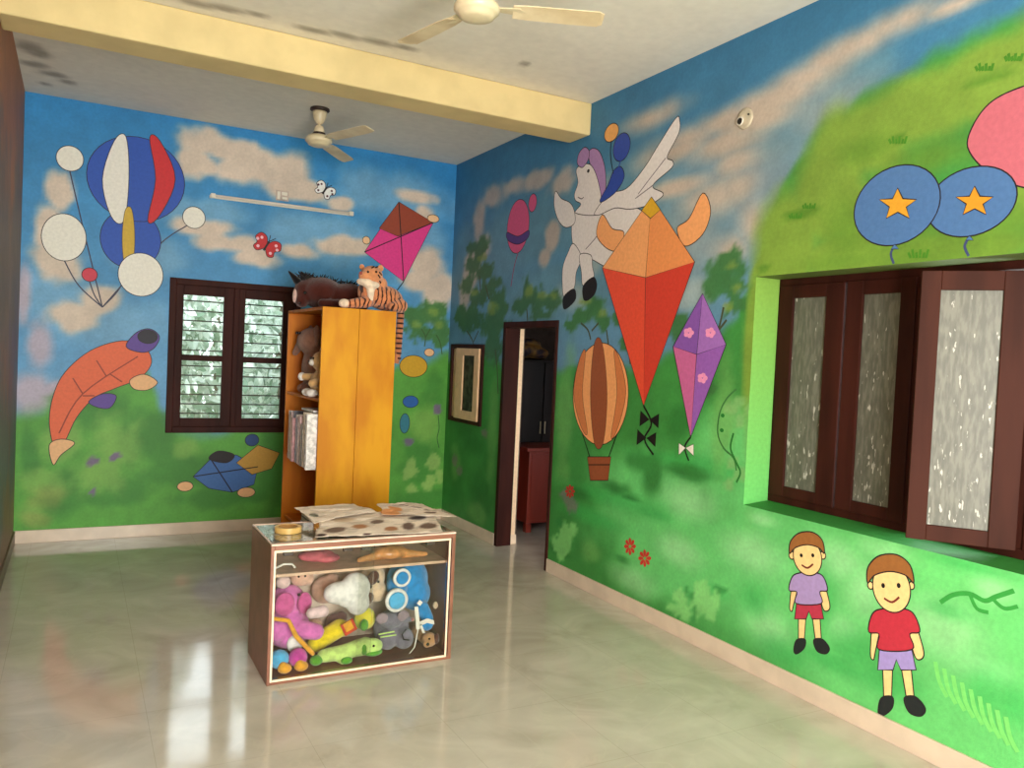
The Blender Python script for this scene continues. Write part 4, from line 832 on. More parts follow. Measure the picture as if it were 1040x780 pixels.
# magazines standing on the third shelf
MG = [('white',(232,226,222)),('pale pink',(222,190,190)),('grey blue',(130,142,160)),('dusty rose',(190,140,140)),('cream',(224,210,186)),('dark grey',(90,88,96))]
mats = [mat('magazine_cover_'+n.replace(' ','_'), c, rough=.35, var=.2, scale=30) for n,c in MG]
PAGES = mat('paper_pages', (226,216,200), rough=.8, var=.06, scale=80, stretch=(8,1,1))
y = -1.995; k = 0
order = [0,1,2,0,4,5,2,1,0,3,2,0,3,5,1,4,3,0]
desc = {0:'white',1:'pale pink',2:'grey blue',3:'dusty rose',4:'cream',5:'dark grey'}
posw = ['nearest the side panel','second from the side panel','third from the side panel','fourth from the side panel','fifth from the side panel','sixth from the side panel','seventh from the side panel','eighth from the side panel','ninth from the side panel','tenth from the side panel','eleventh from the side panel','twelfth from the side panel','thirteenth from the side panel','fourteenth from the side panel','fifteenth from the side panel','third from the far end','second from the far end','at the far end of the row']
for k,o_ in enumerate(order):
    th = random.uniform(.027,.046); hh = random.uniform(.30,.40); dp = random.uniform(.0,.03)
    if k == 0: hh = .395; th = .03; dp = .035
    x0 = SX0-.045+random.uniform(-.012,.012)-dp*.4; x1 = x0+.27
    r = empty('magazine', ((x0+x1)/2, y+th/2, .846), f'{desc[o_]} magazine standing upright on the bookshelf, {posw[k]}', 'magazine', 'magazines on the bookshelf')
    ln = -.0
    obj('pages', MB().box((x0+.003,y+.002,.8475),(x1-.002,y+th-.002,.846+hh-.003)), PAGES, r)
    obj('cover', MB().box((x0,y,.8463),(x1,y+.0018,.846+hh)).box((x0,y+th-.0018,.8463),(x1,y+th,.846+hh)).box((x1-.0018,y,.8463),(x1,y+th,.846+hh)), mats[o_], r)
    y += th+.002
print('magazines end', y)
# a flat pad lying over them
r = tag(obj('paper_pad', MB().box((SX0-.02,-1.93,1.2455),(SX0+.25,-1.64,1.262),.05), mats[0], bev=.003), 'flat white pad of paper lying on top of the upright magazines', 'paper pad')
# books lying on the low shelf
for k,(w,cc,nm) in enumerate(((.27,5,'dark grey'),(.25,1,'pale pink'),(.26,5,'dark'),(.24,4,'cream'))):
    z = .346+k*.034; y0=-1.99+k*.01
    r = empty('book', (SX0+.13,y0+.2,z), f'{nm} book lying flat on the low shelf, ' + ['bottom of the stack','second from the bottom','third from the bottom','top of the stack'][k], 'book', 'books lying on the low shelf')
    obj('pages', MB().box((SX0-.0+k*.006,y0+.003,z+.003),(SX0+w-.003,y0+.36,z+.029)), PAGES, r)
    obj('cover', MB().box((SX0-.004+k*.006,y0,z+.0005),(SX0+w,y0+.363,z+.003)).box((SX0-.004+k*.006,y0,z+.029),(SX0+w,y0+.363,z+.032)).box((SX0+w-.003,y0,z+.0005),(SX0+w,y0+.363,z+.032)), mats[cc], r)

# plush toys in the upper compartment
EYE = mat('toy_eye', (14,12,14), rough=.1); EYEW = mat('toy_eye_white', (238,238,234), rough=.25)
g = empty('plush_elephant', (-1.74,-1.35,1.346), 'brown grey plush elephant high in the yellow bookshelf', 'plush toy')
P_EL = plush('brown_grey_plush', (150,108,88))
soft('body', [('e',(-1.70,-1.30,1.55),(.12,.15,.20)),('e',(-1.74,-1.28,1.76),(.12,.15,.11)),('c',(-1.80,-1.2,1.76),(-1.84,-1.14,1.66),.04,.025),('c',(-1.72,-1.36,1.4),(-1.80,-1.38,1.385),.05,.04),('c',(-1.72,-1.27,1.4),(-1.80,-1.24,1.385),.05,.04)], P_EL, g, .012)
soft('ear', [('e',(-1.74,-1.4,1.80),(.025,.08,.09))], P_EL, g, .01); soft('ear', [('e',(-1.72,-1.13,1.82),(.025,.06,.07))], P_EL, g, .01)
for yy in (-1.30,-1.22): eye('eye', (-1.85,yy,1.82), .012, EYE, g)
g = empty('plush_bear', (-1.790,-1.710,1.346), 'cream plush bear with white paws on the upper shelf', 'plush toy')
P_CB = plush('cream_plush', (212,170,112)); P_CW = plush('white_plush', (236,230,220))
soft('body', [('e',(-1.770,-1.720,1.45),(.09,.1,.10)),('e',(-1.780,-1.720,1.61),(.075,.08,.075)),('c',(-1.810,-1.660,1.49),(-1.880,-1.610,1.49),.03,.028),('c',(-1.790,-1.790,1.47),(-1.870,-1.820,1.45),.03,.03)], P_CB, g, .009)
for yy in (-1.67,-1.78): soft('ear', [('e',(-1.77,yy,1.685),(.015,.03,.03))], P_CB, g, .007)
soft('paw', [('e',(-1.890,-1.595,1.49),(.03,.035,.033))], P_CW, g, .007); soft('foot', [('e',(-1.860,-1.660,1.378),(.045,.035,.03))], P_CW, g, .007); soft('foot', [('e',(-1.860,-1.790,1.378),(.045,.035,.03))], P_CW, g, .007)
soft('muzzle', [('e',(-1.850,-1.720,1.60),(.025,.033,.026))], P_CW, g, .006)
eye('nose', (-1.875,-1.720,1.607), .01, EYE, g)
for yy in (-1.69,-1.75): eye('eye', (-1.85,yy,1.632), .008, EYE, g)

# ================================================================== plush horse and tiger lying on top of the bookshelf
g = empty('plush_horse', (-1.66,-1.35,2.0), 'dark brown plush horse lying on top of the yellow bookshelf', 'plush toy')
P_H = plush('dark_brown_plush', (78,34,26), scale=18); P_HM = plush('black_mane', (18,10,10)); P_PK = plush('pale_blaze', (222,186,176))
soft('body', [('e',(-1.70,-1.33,2.14),(.17,.17,.125)),('e',(-1.50,-1.38,2.12),(.17,.15,.11)),('c',(-1.77,-1.32,2.17),(-1.83,-1.33,2.15),.10,.085),('c',(-1.83,-1.33,2.16),(-1.86,-1.38,2.065),.075,.055),
   ('c',(-1.50,-1.42,2.1),(-1.36,-1.36,2.13),.1,.07),('c',(-1.58,-1.5,2.05),(-1.74,-1.52,2.05),.04,.036),('c',(-1.46,-1.5,2.05),(-1.42,-1.56,2.05),.04,.036)], P_H, g, .011)
soft('ear', [('c',(-1.885,-1.33,2.215),(-1.955,-1.33,2.285),.032,.008)], P_HM, g, .006, 2); soft('ear', [('c',(-1.80,-1.26,2.24),(-1.84,-1.24,2.30),.03,.008)], P_HM, g, .006, 2)
m = MB()
for k in range(70):
    t = random.random(); x = -1.86+.42*t; z = 2.245-.035*t; y = -1.33+random.uniform(-.03,.03)
    dx = random.uniform(-.05,.03)+(.03 if t>.6 else 0); m.tube([(x,y,z-.025),(x+dx*.6,y-.01,z+.018),(x+dx*1.5,y-.02,z+random.uniform(.02,.055))],[.011,.007,.0015],5)
obj('mane', m, P_HM, g)
soft('blaze', [('e',(-1.915,-1.375,2.10),(.016,.03,.055))], P_PK, g, .006, 2)
eye('eye', (-1.853,-1.442,2.125), .013, EYE, g); eye('nostril', (-1.885,-1.425,2.045), .009, EYE, g)
def striped():
    m = plush('tiger_plush', (206,132,88), var=.08); n,l = m.node_tree.nodes, m.node_tree.links; b = n['Principled BSDF']
    tc = n.new('ShaderNodeTexCoord'); wv = n.new('ShaderNodeTexWave'); wv.wave_type='BANDS'; wv.bands_direction='X'; wv.inputs['Scale'].default_value = 9.; wv.inputs['Distortion'].default_value = 5; wv.inputs['Detail'].default_value = 2; wv.inputs['Detail Scale'].default_value = 1.6
    l.new(tc.outputs['Object'], wv.inputs['Vector'])
    r = n.new('ShaderNodeMapRange'); r.inputs['From Min'].default_value = .68; r.inputs['From Max'].default_value = .86; l.new(wv.outputs['Fac'], r.inputs['Value'])
    mx = n.new('ShaderNodeMix'); mx.data_type='RGBA'; mx.inputs['B'].default_value = (*lin((54,26,22)),1)
    old = b.inputs['Base Color'].links[0].from_socket; l.new(old, mx.inputs['A']); l.new(r.outputs['Result'], mx.inputs['Factor']); l.new(mx.outputs['Result'], b.inputs['Base Color'])
    return m
P_T = striped(); P_TF = plush('tiger_face', (214,142,96)); P_TW = plush('tiger_white', (238,216,190))
g = empty('plush_tiger', (-1.45,-1.85,2.0), 'striped orange plush tiger lying on the bookshelf with its tail hanging down', 'plush toy')
soft('body', [('e',(-1.36,-1.84,2.105),(.15,.12,.095),(0,.15,0)),('e',(-1.47,-1.86,2.14),(.10,.09,.11)),('c',(-1.52,-1.93,2.06),(-1.66,-1.95,2.035),.045,.034),('c',(-1.50,-1.78,2.06),(-1.62,-1.74,2.035),.042,.034),('c',(-1.26,-1.93,2.05),(-1.34,-1.975,2.035),.055,.034)], P_T, g, .009)
soft('head', [('e',(-1.485,-1.90,2.255),(.085,.08,.075)),('e',(-1.545,-1.93,2.245),(.045,.05,.042)),('e',(-1.41,-1.87,2.20),(.06,.055,.06))], P_TF, g, .008)
soft('ruff', [('e',(-1.545,-1.93,2.205),(.06,.055,.03)),('e',(-1.50,-1.95,2.185),(.065,.045,.03)),('c',(-1.50,-1.94,2.17),(-1.50,-1.95,2.08),.035,.02)], P_TW, g, .008)
soft('ear', [('e',(-1.425,-1.92,2.315),(.025,.014,.028))], P_TF, g, .006); soft('ear', [('e',(-1.54,-1.84,2.32),(.022,.014,.022))], P_TF, g, .006)
soft('paw', [('e',(-1.695,-1.95,2.036),(.042,.038,.034))], P_TW, g, .007)
for p in ((-1.535,-1.972,2.275),(-1.475,-1.975,2.28)): eye('eye', p, .009, EYE, g)
eye('nose', (-1.583,-1.955,2.262), .013, plush('pink_nose', (170,84,70)), g)
m = MB()
for p0,p1 in (((-1.46,-1.978,2.26),(-1.44,-1.965,2.24)),((-1.45,-1.972,2.28),(-1.425,-1.955,2.262)),((-1.51,-1.978,2.305),(-1.49,-1.97,2.318)),((-1.48,-1.972,2.312),(-1.46,-1.96,2.32)),((-1.44,-1.955,2.22),(-1.425,-1.94,2.205))): m.tube([p0,p1],.005,6)
obj('face_marking', m, EYE, g)
tail = MB(); tp = [(-1.24,-1.86,2.07),(-1.22,-1.90,2.045),(-1.298,-1.90,2.02)]
T = plush('tail_plush', (190,120,82)); T2 = plush('tail_stripe', (56,30,26))
pts = [Vector(p) for p in ((-1.25,-1.84,2.09),(-1.23,-1.83,2.06),(-1.215,-1.82,2.0),(-1.218,-1.82,1.9),(-1.222,-1.82,1.8),(-1.225,-1.82,1.70),(-1.24,-1.82,1.62))]
tt = obj('tail', MB().tube(pts, .026, 12), T, g, smooth=True)
m = MB()
for k in range(10):
    z = 2.0-.038*k; m.lathe([(.020,z-.008),(.0275,z-.007),(.0275,z+.007),(.020,z+.008)],(-1.2155-.001*k,-1.82,0),16)
obj('tail_ring', m, T2, tt)
# ================================================================== glass display case
CX0,CX1,CY0,CY1,CH = -2.495,-1.485,-3.57,-3.07,.705
dc = empty('display_case', (-1.99,-3.32,0), 'low brown display case with glass front full of plush toys', 'display case')
obj('side_panel', MB().box((CX0,CY0,0),(CX0+.02,CY1,CH)), CWOOD, dc, bev=.002)
obj('side_panel', MB().box((CX1-.02,CY0,0),(CX1,CY1,CH)), CWOOD, dc, bev=.002)
obj('back_panel', MB().box((CX0+.0205,CY1-.012,.0205),(CX1-.0205,CY1,CH)), mat('case_back_board', (226,204,182), rough=.5), dc)
obj('bottom_panel', MB().box((CX0+.0205,CY0,0),(CX1-.0205,CY1,.02)), CWOOD, dc, bev=.001)
obj('top_panel', MB().box((CX0+.0205,CY0,CH-.022),(CX1-.0205,CY1-.0125,CH)), CWOOD, dc, bev=.001)
m = MB(); frame_ring(m, CX0+.014, CX1-.03, .016, .684, .011, CY0-.006, CY0+.004, 'B'); obj('glass_bead', m, CTRIM, dc, bev=.002)
obj('inner_shelf', MB().box((CX0+.021,CY0+.06,.53),(CX1-.021,CY1-.013,.545)), mat('inner_shelf_board', (216,178,146), rough=.4), dc, bev=.001)
obj('glass_front', MB().box((CX0+.026,CY0+.006,.03),(-1.955,CY0+.011,.672)), CLEAR, dc)
obj('glass_front', MB().box((-2.03,CY0+.016,.03),(CX1-.042,CY0+.021,.672)), CLEAR, dc)
for x in (-2.40,-2.09,-1.99,-1.62): obj('shelf_clip', MB().box((x-.025,CY0+.03,.645),(x+.025,CY0+.055,.682)), mat('dark_clip', (58,36,30), rough=.5), dc, bev=.002)
TOPG = mat('mirror_glass_top', (156,150,136), rough=.08, var=.3, scale=26, rgb2=(112,108,94), coat=.5)
obj('glass_top', MB().box((CX0,CY0,CH+.001),(CX1,CY1,CH+.007)), TOPG, dc)
m = MB(); m.box((CX0,CY0-.002,CH+.0015),(CX1,CY0+.03,CH+.0105)).box((CX0,CY0+.03,CH+.0015),(CX0+.01,CY1,CH+.0105)).box((CX0+.01,CY1-.012,CH+.0015),(CX1,CY1,CH+.0105))
obj('top_edging', m, mat('pink_cream_edging', (236,204,184), rough=.35), dc, bev=.002)
ZT = CH+.0115
# wooden ring lying on top
m = MB(); n = 48; cx,cy = -2.352,-3.30; z0 = CH+.008
rr = empty('tape_roll', (cx,cy,z0), 'round pale yellow tape roll lying on the left of the display case top', 'tape roll')
obj('tape', MB().lathe([(.05,z0),(.068,z0),(.07,z0+.002),(.07,z0+.03),(.068,z0+.032),(.05,z0+.032),(.05,z0)],(cx,cy,0),48), mat('yellow_tape', (232,190,112), rough=.3), rr, smooth=False, bev=.001)
obj('core', MB().lathe([(.044,z0),(.0495,z0),(.0495,z0+.031),(.044,z0+.031),(.044,z0)],(cx,cy,0),48), mat('card_core', (180,130,70), rough=.8), rr)

# crumpled newspapers on the top
def paper(name, corners, zc, m, label, seed, spots, n=46, amp=.01, edge=.0):
    """corners: four points (left-front, right-front, right-back, left-back); spots: (s,t,rs,rt,colour) printed on the sheet"""
    N = Noise(seed); S,Tt = np.meshgrid(np.linspace(0,1,n), np.linspace(0,1,n)); S=S.ravel(); Tt=Tt.ravel()
    c = [np.array(q, float) for q in corners]
    P = c[0][None]*((1-S)*(1-Tt))[:,None]+c[1][None]*(S*(1-Tt))[:,None]+c[2][None]*(S*Tt)[:,None]+c[3][None]*((1-S)*Tt)[:,None]
    P[:,2] += zc(S,Tt)+(N(S,Tt,3.2)-.5)*amp*2.2+np.abs(N(S,Tt,7)-.5)*amp
    P[:,0] += (N(S,Tt,4)-.5)*.035; P[:,1] += (N(Tt,S,4)-.5)*.035
    inside = (P[:,0] > CX0-.01)&(P[:,0] < CX1+.01)&(P[:,1] > CY0-.01)&(P[:,1] < CY1+.01)
    lift = min(0, (P[inside,2]-ZT-.001).min()) if inside.any() else 0
    P[:,2] = np.where(inside, np.maximum(P[:,2], ZT+.002+.002*N(S,Tt,9)), P[:,2])
    C = np.zeros((len(S),3)); C[:] = np.array((230,214,196)); N2 = Noise(seed+3)
    # lines of print as a faint grey banding
    band = (np.sin(Tt*120+N2(S,Tt,3)*2) > .1)&(N2(S,Tt,5) > .52); C[band] = C[band]*.84
    for s,t,rs,rt,col in spots:
        d = ((S-s)/rs)**2+((Tt-t)/rt)**2; w = np.clip((1.2-d)/.6+.8*(N2(S*1.,Tt*1.,14)-.5),0,1)[:,None]; C = C*(1-w)+np.array(col)[None]*w
    F = [(j*n+i,j*n+i+1,(j+1)*n+i+1,(j+1)*n+i) for j in range(n-1) for i in range(n-1)]
    me = bpy.data.meshes.new(name); me.from_pydata([tuple(map(float,p)) for p in P],[],F)
    at = me.color_attributes.new('paint','FLOAT_COLOR','POINT'); q = np.ones((len(S),4)); q[:,:3] = s2l(C); at.data.foreach_set('color', q.ravel())
    o = link(name, me, m); so = o.modifiers.new('thick','SOLIDIFY'); so.thickness = .0012; so.offset = 1
    me.polygons.foreach_set('use_smooth',[True]*len(F))
    return tag(o, label, 'newspaper', 'newspapers on the display case')
NEWS = mat('newsprint', vcol=True, rough=.8, var=.05, scale=90, spec=.15)
DK=(120,100,88); BR=(170,122,88); OR=(218,150,98)
paper('newspaper', [(-2.26,-3.52,ZT),(-1.585,-3.60,ZT-.004),(-1.42,-3.10,ZT+.004),(-2.14,-3.14,ZT+.01)], lambda S,T: .014+.02*T, NEWS,
      'large newspaper sheet printed with dark oval pictures, lowest on the display case', 21,
      [(.14,.25,.08,.12,DK),(.33,.32,.07,.10,BR),(.47,.5,.06,.08,DK),(.60,.22,.06,.09,BR),(.74,.3,.05,.14,(110,90,80)),(.9,.28,.075,.13,DK),(.82,.6,.08,.09,(90,80,78)),(.04,.06,.04,.05,(60,40,36)),(.40,.04,.04,.04,(80,56,50)),(.2,.7,.1,.1,(200,176,150))], amp=.009)
paper('newspaper', [(-1.80,-3.24,ZT+.05),(-1.40,-3.38,ZT+.035),(-1.47,-3.02,ZT+.055),(-1.75,-2.99,ZT+.062)], lambda S,T: 0*S+.005, NEWS,
      'newspaper sheet with rows of small print at the right back of the display case', 5,
      [(.12,.2,.16,.24,OR),(.25,.5,.12,.2,OR),(.45,.88,.2,.03,(120,100,96)),(.5,.78,.22,.025,(120,100,96)),(.7,.6,.2,.03,(110,90,86)),(.85,.45,.1,.04,DK),(.75,.3,.1,.06,DK)], amp=.008)
paper('newspaper', [(-2.215,-3.31,ZT+.035),(-1.82,-3.20,ZT+.058),(-1.90,-2.985,ZT+.065),(-2.25,-2.99,ZT+.06)], lambda S,T: .008*np.sin(S*3), NEWS,
      'folded plain newspaper lying uppermost on the left of the display case', 9, [(.12,.42,.06,.12,(120,120,104)),(.14,.35,.03,.06,(90,84,76))], amp=.008)

# things on the inner shelf
s = soft('orange_pouch', [('e',(-1.80,-3.38,.585),(.10,.08,.04)),('c',(-1.86,-3.40,.575),(-1.99,-3.42,.562),.03,.016),('c',(-1.74,-3.40,.575),(-1.60,-3.42,.566),.03,.015),('c',(-1.82,-3.33,.58),(-1.72,-3.28,.62),.03,.02)],
     mat('orange_glossy_cloth', (214,146,84), rough=.3, var=.2, scale=20), None, .008, 3); tag(s, 'shiny orange cloth toy sprawled on the right of the inner shelf', 'plush toy')
s = soft('pink_cloth', [('e',(-2.20,-3.32,.58),(.10,.07,.032)),('e',(-2.15,-3.36,.572),(.07,.06,.024))], mat('pink_cloth', (206,96,108), rough=.8, var=.2), None, .008, 2); tag(s, 'folded dark pink cloth on the left of the inner shelf', 'cloth')
o = obj('wire_hook', MB().tube([(-2.44,-3.42,.553),(-2.40,-3.43,.575),(-2.355,-3.43,.572),(-2.34,-3.44,.553)],.0055,8), WHITEP, None, smooth=True); tag(o, 'small white bent hook at the left end of the inner shelf', 'hook')

# plush toys behind the glass
PINK = plush('pink_plush', (224,120,190)); PINK2 = plush('dark_pink_plush', (206,92,150)); PEACH = plush('peach_plush', (234,186,160)); WH = plush('white_fur', (240,236,228))
YEL = plush('yellow_plush', (240,214,40)); LIME = plush('lime_plush', (200,226,70)); GRN = plush('pale_green_plush', (206,236,130)); DGRN = plush('green_plush', (96,168,50)); BLUE = plush('blue_plush', (36,140,206)); BLU2 = plush('light_blue_plush', (90,180,226))
GREY = plush('grey_plush', (128,122,134)); GREYP = plush('grey_pink_plush', (160,140,146)); TAN = plush('tan_plush', (196,146,96)); DBR = plush('dark_brown_fur', (84,48,38)); ORG = plush('orange_plush', (240,170,50)); RED = plush('red_felt', (206,70,40)); CRM = plush('cream_fur', (226,196,160)); MAG = plush('magenta_plush', (204,72,160))
CP = 'plush toys in the display case'
def toy(name, x, z, label): return empty(name, (x,-3.35,z), label, 'plush toy', CP)
g = toy('plush_elephant', -2.33, .02, 'bright pink plush elephant at the left of the display case')
soft('body', [('e',(-2.33,-3.30,.19),(.115,.10,.11)),('e',(-2.40,-3.35,.20),(.055,.06,.06)),('c',(-2.27,-3.38,.20),(-2.21,-3.41,.19),.052,.045),('e',(-2.34,-3.29,.34),(.095,.08,.085))], PINK, g, .008)
soft('ear', [('e',(-2.375,-3.39,.35),(.055,.02,.065))], PINK2, g, .006); soft('ear', [('e',(-2.27,-3.385,.345),(.04,.02,.06))], PINK2, g, .006)
soft('belly', [('e',(-2.315,-3.395,.135),(.045,.022,.05))], WH, g, .006)
for p in ((-2.35,-3.375,.39),(-2.30,-3.378,.39)): eye('eye', p, .008, EYE, g)
o = soft('yellow_strap', [('c',(-2.44,-3.455,.30),(-2.37,-3.462,.285),.012,.012),('c',(-2.37,-3.462,.285),(-2.33,-3.468,.20),.012,.014),('c',(-2.33,-3.468,.20),(-2.245,-3.49,.105),.014,.013)], ORG, g, .005)
tag(o, 'golden yellow strap')
g = toy('plush_caterpillar', -2.38, .02, 'blue and magenta plush caterpillar with yellow feet in the bottom left corner')
soft('body', [('e',(-2.41,-3.455,.085),(.052,.046,.05)),], BLU2, g, .006); soft('segment', [('e',(-2.315,-3.465,.085),(.05,.045,.05))], MAG, g, .006)
for x in (-2.39,-2.305): soft('foot', [('e',(x,-3.50,.05),(.038,.032,.026)),('e',(x-.01,-3.505,.06),(.024,.022,.028))], ORG, g, .006)
g = toy('plush_doll', -2.27, .40, 'peach faced plush doll lying above the pink elephant')
soft('head', [('e',(-2.27,-3.27,.455),(.055,.05,.05)),('e',(-2.235,-3.26,.44),(.045,.045,.04))], PEACH, g, .007); soft('bonnet', [('e',(-2.375,-3.33,.452),(.04,.04,.035))], plush('pale_pink_cloth',(236,204,196)), g, .007)
soft('foot', [('c',(-2.255,-3.475,.315),(-2.195,-3.475,.32),.030,.033)], plush('pale_pink_foot',(238,206,204)), g, .006)
for p in ((-2.29,-3.318,.47),(-2.255,-3.318,.47)): eye('eye', p, .006, EYE, g)
g = toy('plush_heart', -2.0, .2, 'large white plush heart in the middle of the display case')
soft('body', [('e',(-2.09,-3.40,.385),(.085,.06,.062)),('e',(-2.0,-3.40,.40),(.085,.065,.09)),('e',(-1.985,-3.41,.325),(.066,.058,.07)),('e',(-2.04,-3.40,.37),(.07,.06,.07))], WH, g, .008)
g = toy('plush_giraffe', -2.12, .05, 'yellow plush giraffe with a red patch below the white heart')
soft('body', [('c',(-2.18,-3.31,.09),(-2.06,-3.33,.165),.050,.052),('e',(-2.05,-3.33,.165),(.052,.055,.046))], YEL, g, .007)
m = MB().box((-2.065,-3.412,.155),(-1.99,-3.398,.225)); m.v = [Matrix.Translation((-2.03,0,.19))@Matrix.Rotation(-.45,4,'Y')@Matrix.Translation((2.03,0,-.19))@v for v in m.v]; pt = obj('patch', m, RED, g, bev=.004)
m = MB().box((-2.052,-3.420,.175),(-2.005,-3.4125,.228)); m.v = [Matrix.Translation((-2.03,0,.19))@Matrix.Rotation(-.45,4,'Y')@Matrix.Translation((2.03,0,-.19))@v for v in m.v]; obj('pocket', m, ORG, pt, bev=.004)
g = toy('plush_pom_pom', -1.93, .1, 'round fluffy lime and yellow plush ball beside the red patch')
soft('body', [('e',(-1.912,-3.325,.20),(.062,.05,.064))], plush('lime_fur', (196,222,60), rgb2=(234,214,60), scale=9), g, .007); soft('leg', [('e',(-1.935,-3.385,.185),(.026,.022,.034))], DGRN, g, .006)
g = toy('plush_crocodile', -2.0, .02, 'pale green plush crocodile stretched along the bottom of the case')
soft('body', [('c',(-2.17,-3.44,.065),(-2.04,-3.45,.075),.038,.044),('c',(-2.04,-3.45,.08),(-1.95,-3.46,.095),.042,.05),('e',(-1.915,-3.47,.095),(.062,.042,.042)),('c',(-2.10,-3.45,.05),(-2.08,-3.48,.035),.022,.017),('c',(-2.0,-3.455,.07),(-1.995,-3.48,.12),.02,.02)], GRN, g, .006)
soft('foot', [('e',(-2.215,-3.455,.052),(.036,.032,.028))], DGRN, g, .005); soft('foot', [('e',(-2.06,-3.492,.042),(.034,.016,.02))], DGRN, g, .005); soft('jaw', [('e',(-1.91,-3.478,.063),(.055,.036,.02))], DGRN, g, .005)
soft('cheek', [('e',(-1.965,-3.495,.09),(.02,.014,.032))], DGRN, g, .005); eye('eye', (-1.918,-3.508,.108), .007, EYE, g)
o = obj('straws', MB().tube([(-1.89,-3.50,.165),(-1.80,-3.50,.17)],.004,8).tube([(-1.88,-3.505,.15),(-1.79,-3.505,.152)],.004,8), GRN, g)
g = toy('plush_dog', -1.85, .25, 'cream plush dog with dark brown ear beside the blue toy')
soft('body', [('e',(-1.845,-3.24,.41),(.07,.07,.075)),('e',(-1.835,-3.28,.335),(.062,.06,.06)),('e',(-1.865,-3.31,.385),(.04,.04,.035))], CRM, g, .008)
soft('ear', [('e',(-1.885,-3.355,.435),(.034,.02,.045),(0,.6,0))], DBR, g, .006); soft('ear', [('e',(-1.90,-3.35,.32),(.026,.02,.036),(0,.4,0))], DBR, g, .006); eye('eye', (-1.85,-3.348,.41), .008, EYE, g); eye('nose', (-1.895,-3.345,.385), .011, EYE, g)
g = toy('plush_monster', -1.66, .2, 'big blue plush toy with round white rimmed eyes at the right of the case')
soft('body', [('e',(-1.645,-3.27,.385),(.125,.10,.13)),('e',(-1.61,-3.30,.31),(.095,.09,.10)),('e',(-1.735,-3.34,.37),(.06,.06,.07)),('c',(-1.60,-3.40,.25),(-1.58,-3.44,.20),.042,.036)], BLUE, g, .008)
rim = MB().lathe([(.066,-.018),(.066,.0),(.05,.004),(.05,-.018)],(0,0,0),40,'Y'); rim.v = [Vector((v.x-1.765,-3.43-v.y,v.z+.318)) for v in rim.v]
o = obj('eye_rim', rim, WH, g, smooth=True); soft('eye_disc', [('e',(-1.765,-3.432,.318),(.05,.016,.05))], BLU2, g, .005)
rim = MB().lathe([(.052,-.016),(.052,.0),(.038,.004),(.038,-.016)],(0,0,0),40,'Y'); rim.v = [Vector((v.x-1.735,-3.42-v.y,v.z+.44)) for v in rim.v]
o = obj('eye_rim', rim, WH, g, smooth=True); soft('eye_disc', [('e',(-1.735,-3.422,.44),(.038,.014,.038))], BLUE, g, .005)
m = MB().box((-1.655,-3.468,.29),(-1.63,-3.465,.315)); m.v = [Matrix.Translation((-1.642,0,.302))@Matrix.Rotation(.7,4,'Y')@Matrix.Translation((1.642,0,-.302))@v for v in m.v]; obj('sewn_tag', m, WHITEP, g)
m = MB(); pts = [(-1.665,-3.47,.285),(-1.66,-3.485,.22),(-1.655,-3.487,.16),(-1.672,-3.487,.06),(-1.70,-3.487,.03)]
for i,(a,b) in enumerate(zip(pts, pts[1:])): w=.011 if i<2 else .003; m.prism([(a[0]-w,a[1],a[2]),(a[0]+w,a[1],a[2]),(b[0]+w,b[1],b[2]),(b[0]-w,b[1],b[2])],(0,-.002,0))
m.prism([(-1.655,-3.484,.20),(-1.60,-3.484,.215),(-1.56,-3.484,.20),(-1.555,-3.484,.175),(-1.60,-3.484,.19),(-1.65,-3.484,.175)],(0,-.002,0)); m.prism([(-1.65,-3.484,.19),(-1.635,-3.484,.19),(-1.61,-3.484,.135),(-1.625,-3.484,.135)],(0,-.002,0))
obj('ribbon', m, WHITEP, g)
soft('foot', [('e',(-1.585,-3.44,.165),(.04,.036,.035))], BLUE, g, .006)
g = toy('plush_mouse', -1.77, .02, 'grey plush mouse with round ears lying below the blue toy')
soft('body', [('e',(-1.745,-3.30,.125),(.105,.09,.10)),('e',(-1.775,-3.38,.195),(.075,.05,.045)),('e',(-1.79,-3.37,.085),(.055,.06,.062)),('e',(-1.70,-3.39,.085),(.058,.06,.062)),('c',(-1.72,-3.42,.21),(-1.685,-3.445,.205),.025,.014)], GREY, g, .008)
for x in (-1.85,-1.725): soft('ear', [('e',(x,-3.435,.228),(.036,.014,.032))], GREYP, g, .005)
obj('string', MB().tube([(-1.72,-3.475,.165),(-1.745,-3.478,.14),(-1.735,-3.478,.11),(-1.70,-3.474,.10)],.004,8), BLACK, g); eye('nose', (-1.675,-3.452,.207), .01, plush('pink_nose_felt',(196,130,120)), g)
g = toy('plush_lion', -1.56, .02, 'small tan plush lion head in the bottom right corner of the case')
soft('head', [('e',(-1.56,-3.43,.072),(.045,.042,.042)),('e',(-1.585,-3.465,.062),(.026,.02,.022)),('c',(-1.56,-3.36,.066),(-1.565,-3.28,.07),.04,.045)], TAN, g, .006)
soft('ear', [('e',(-1.528,-3.462,.085),(.017,.012,.034))], DBR, g, .005); eye('eye', (-1.575,-3.468,.09), .006, EYE, g); eye('nose', (-1.59,-3.483,.066), .009, EYE, g)
soft('tuft', [('e',(-1.535,-3.44,.27),(.016,.016,.022))], CRM, g, .005)
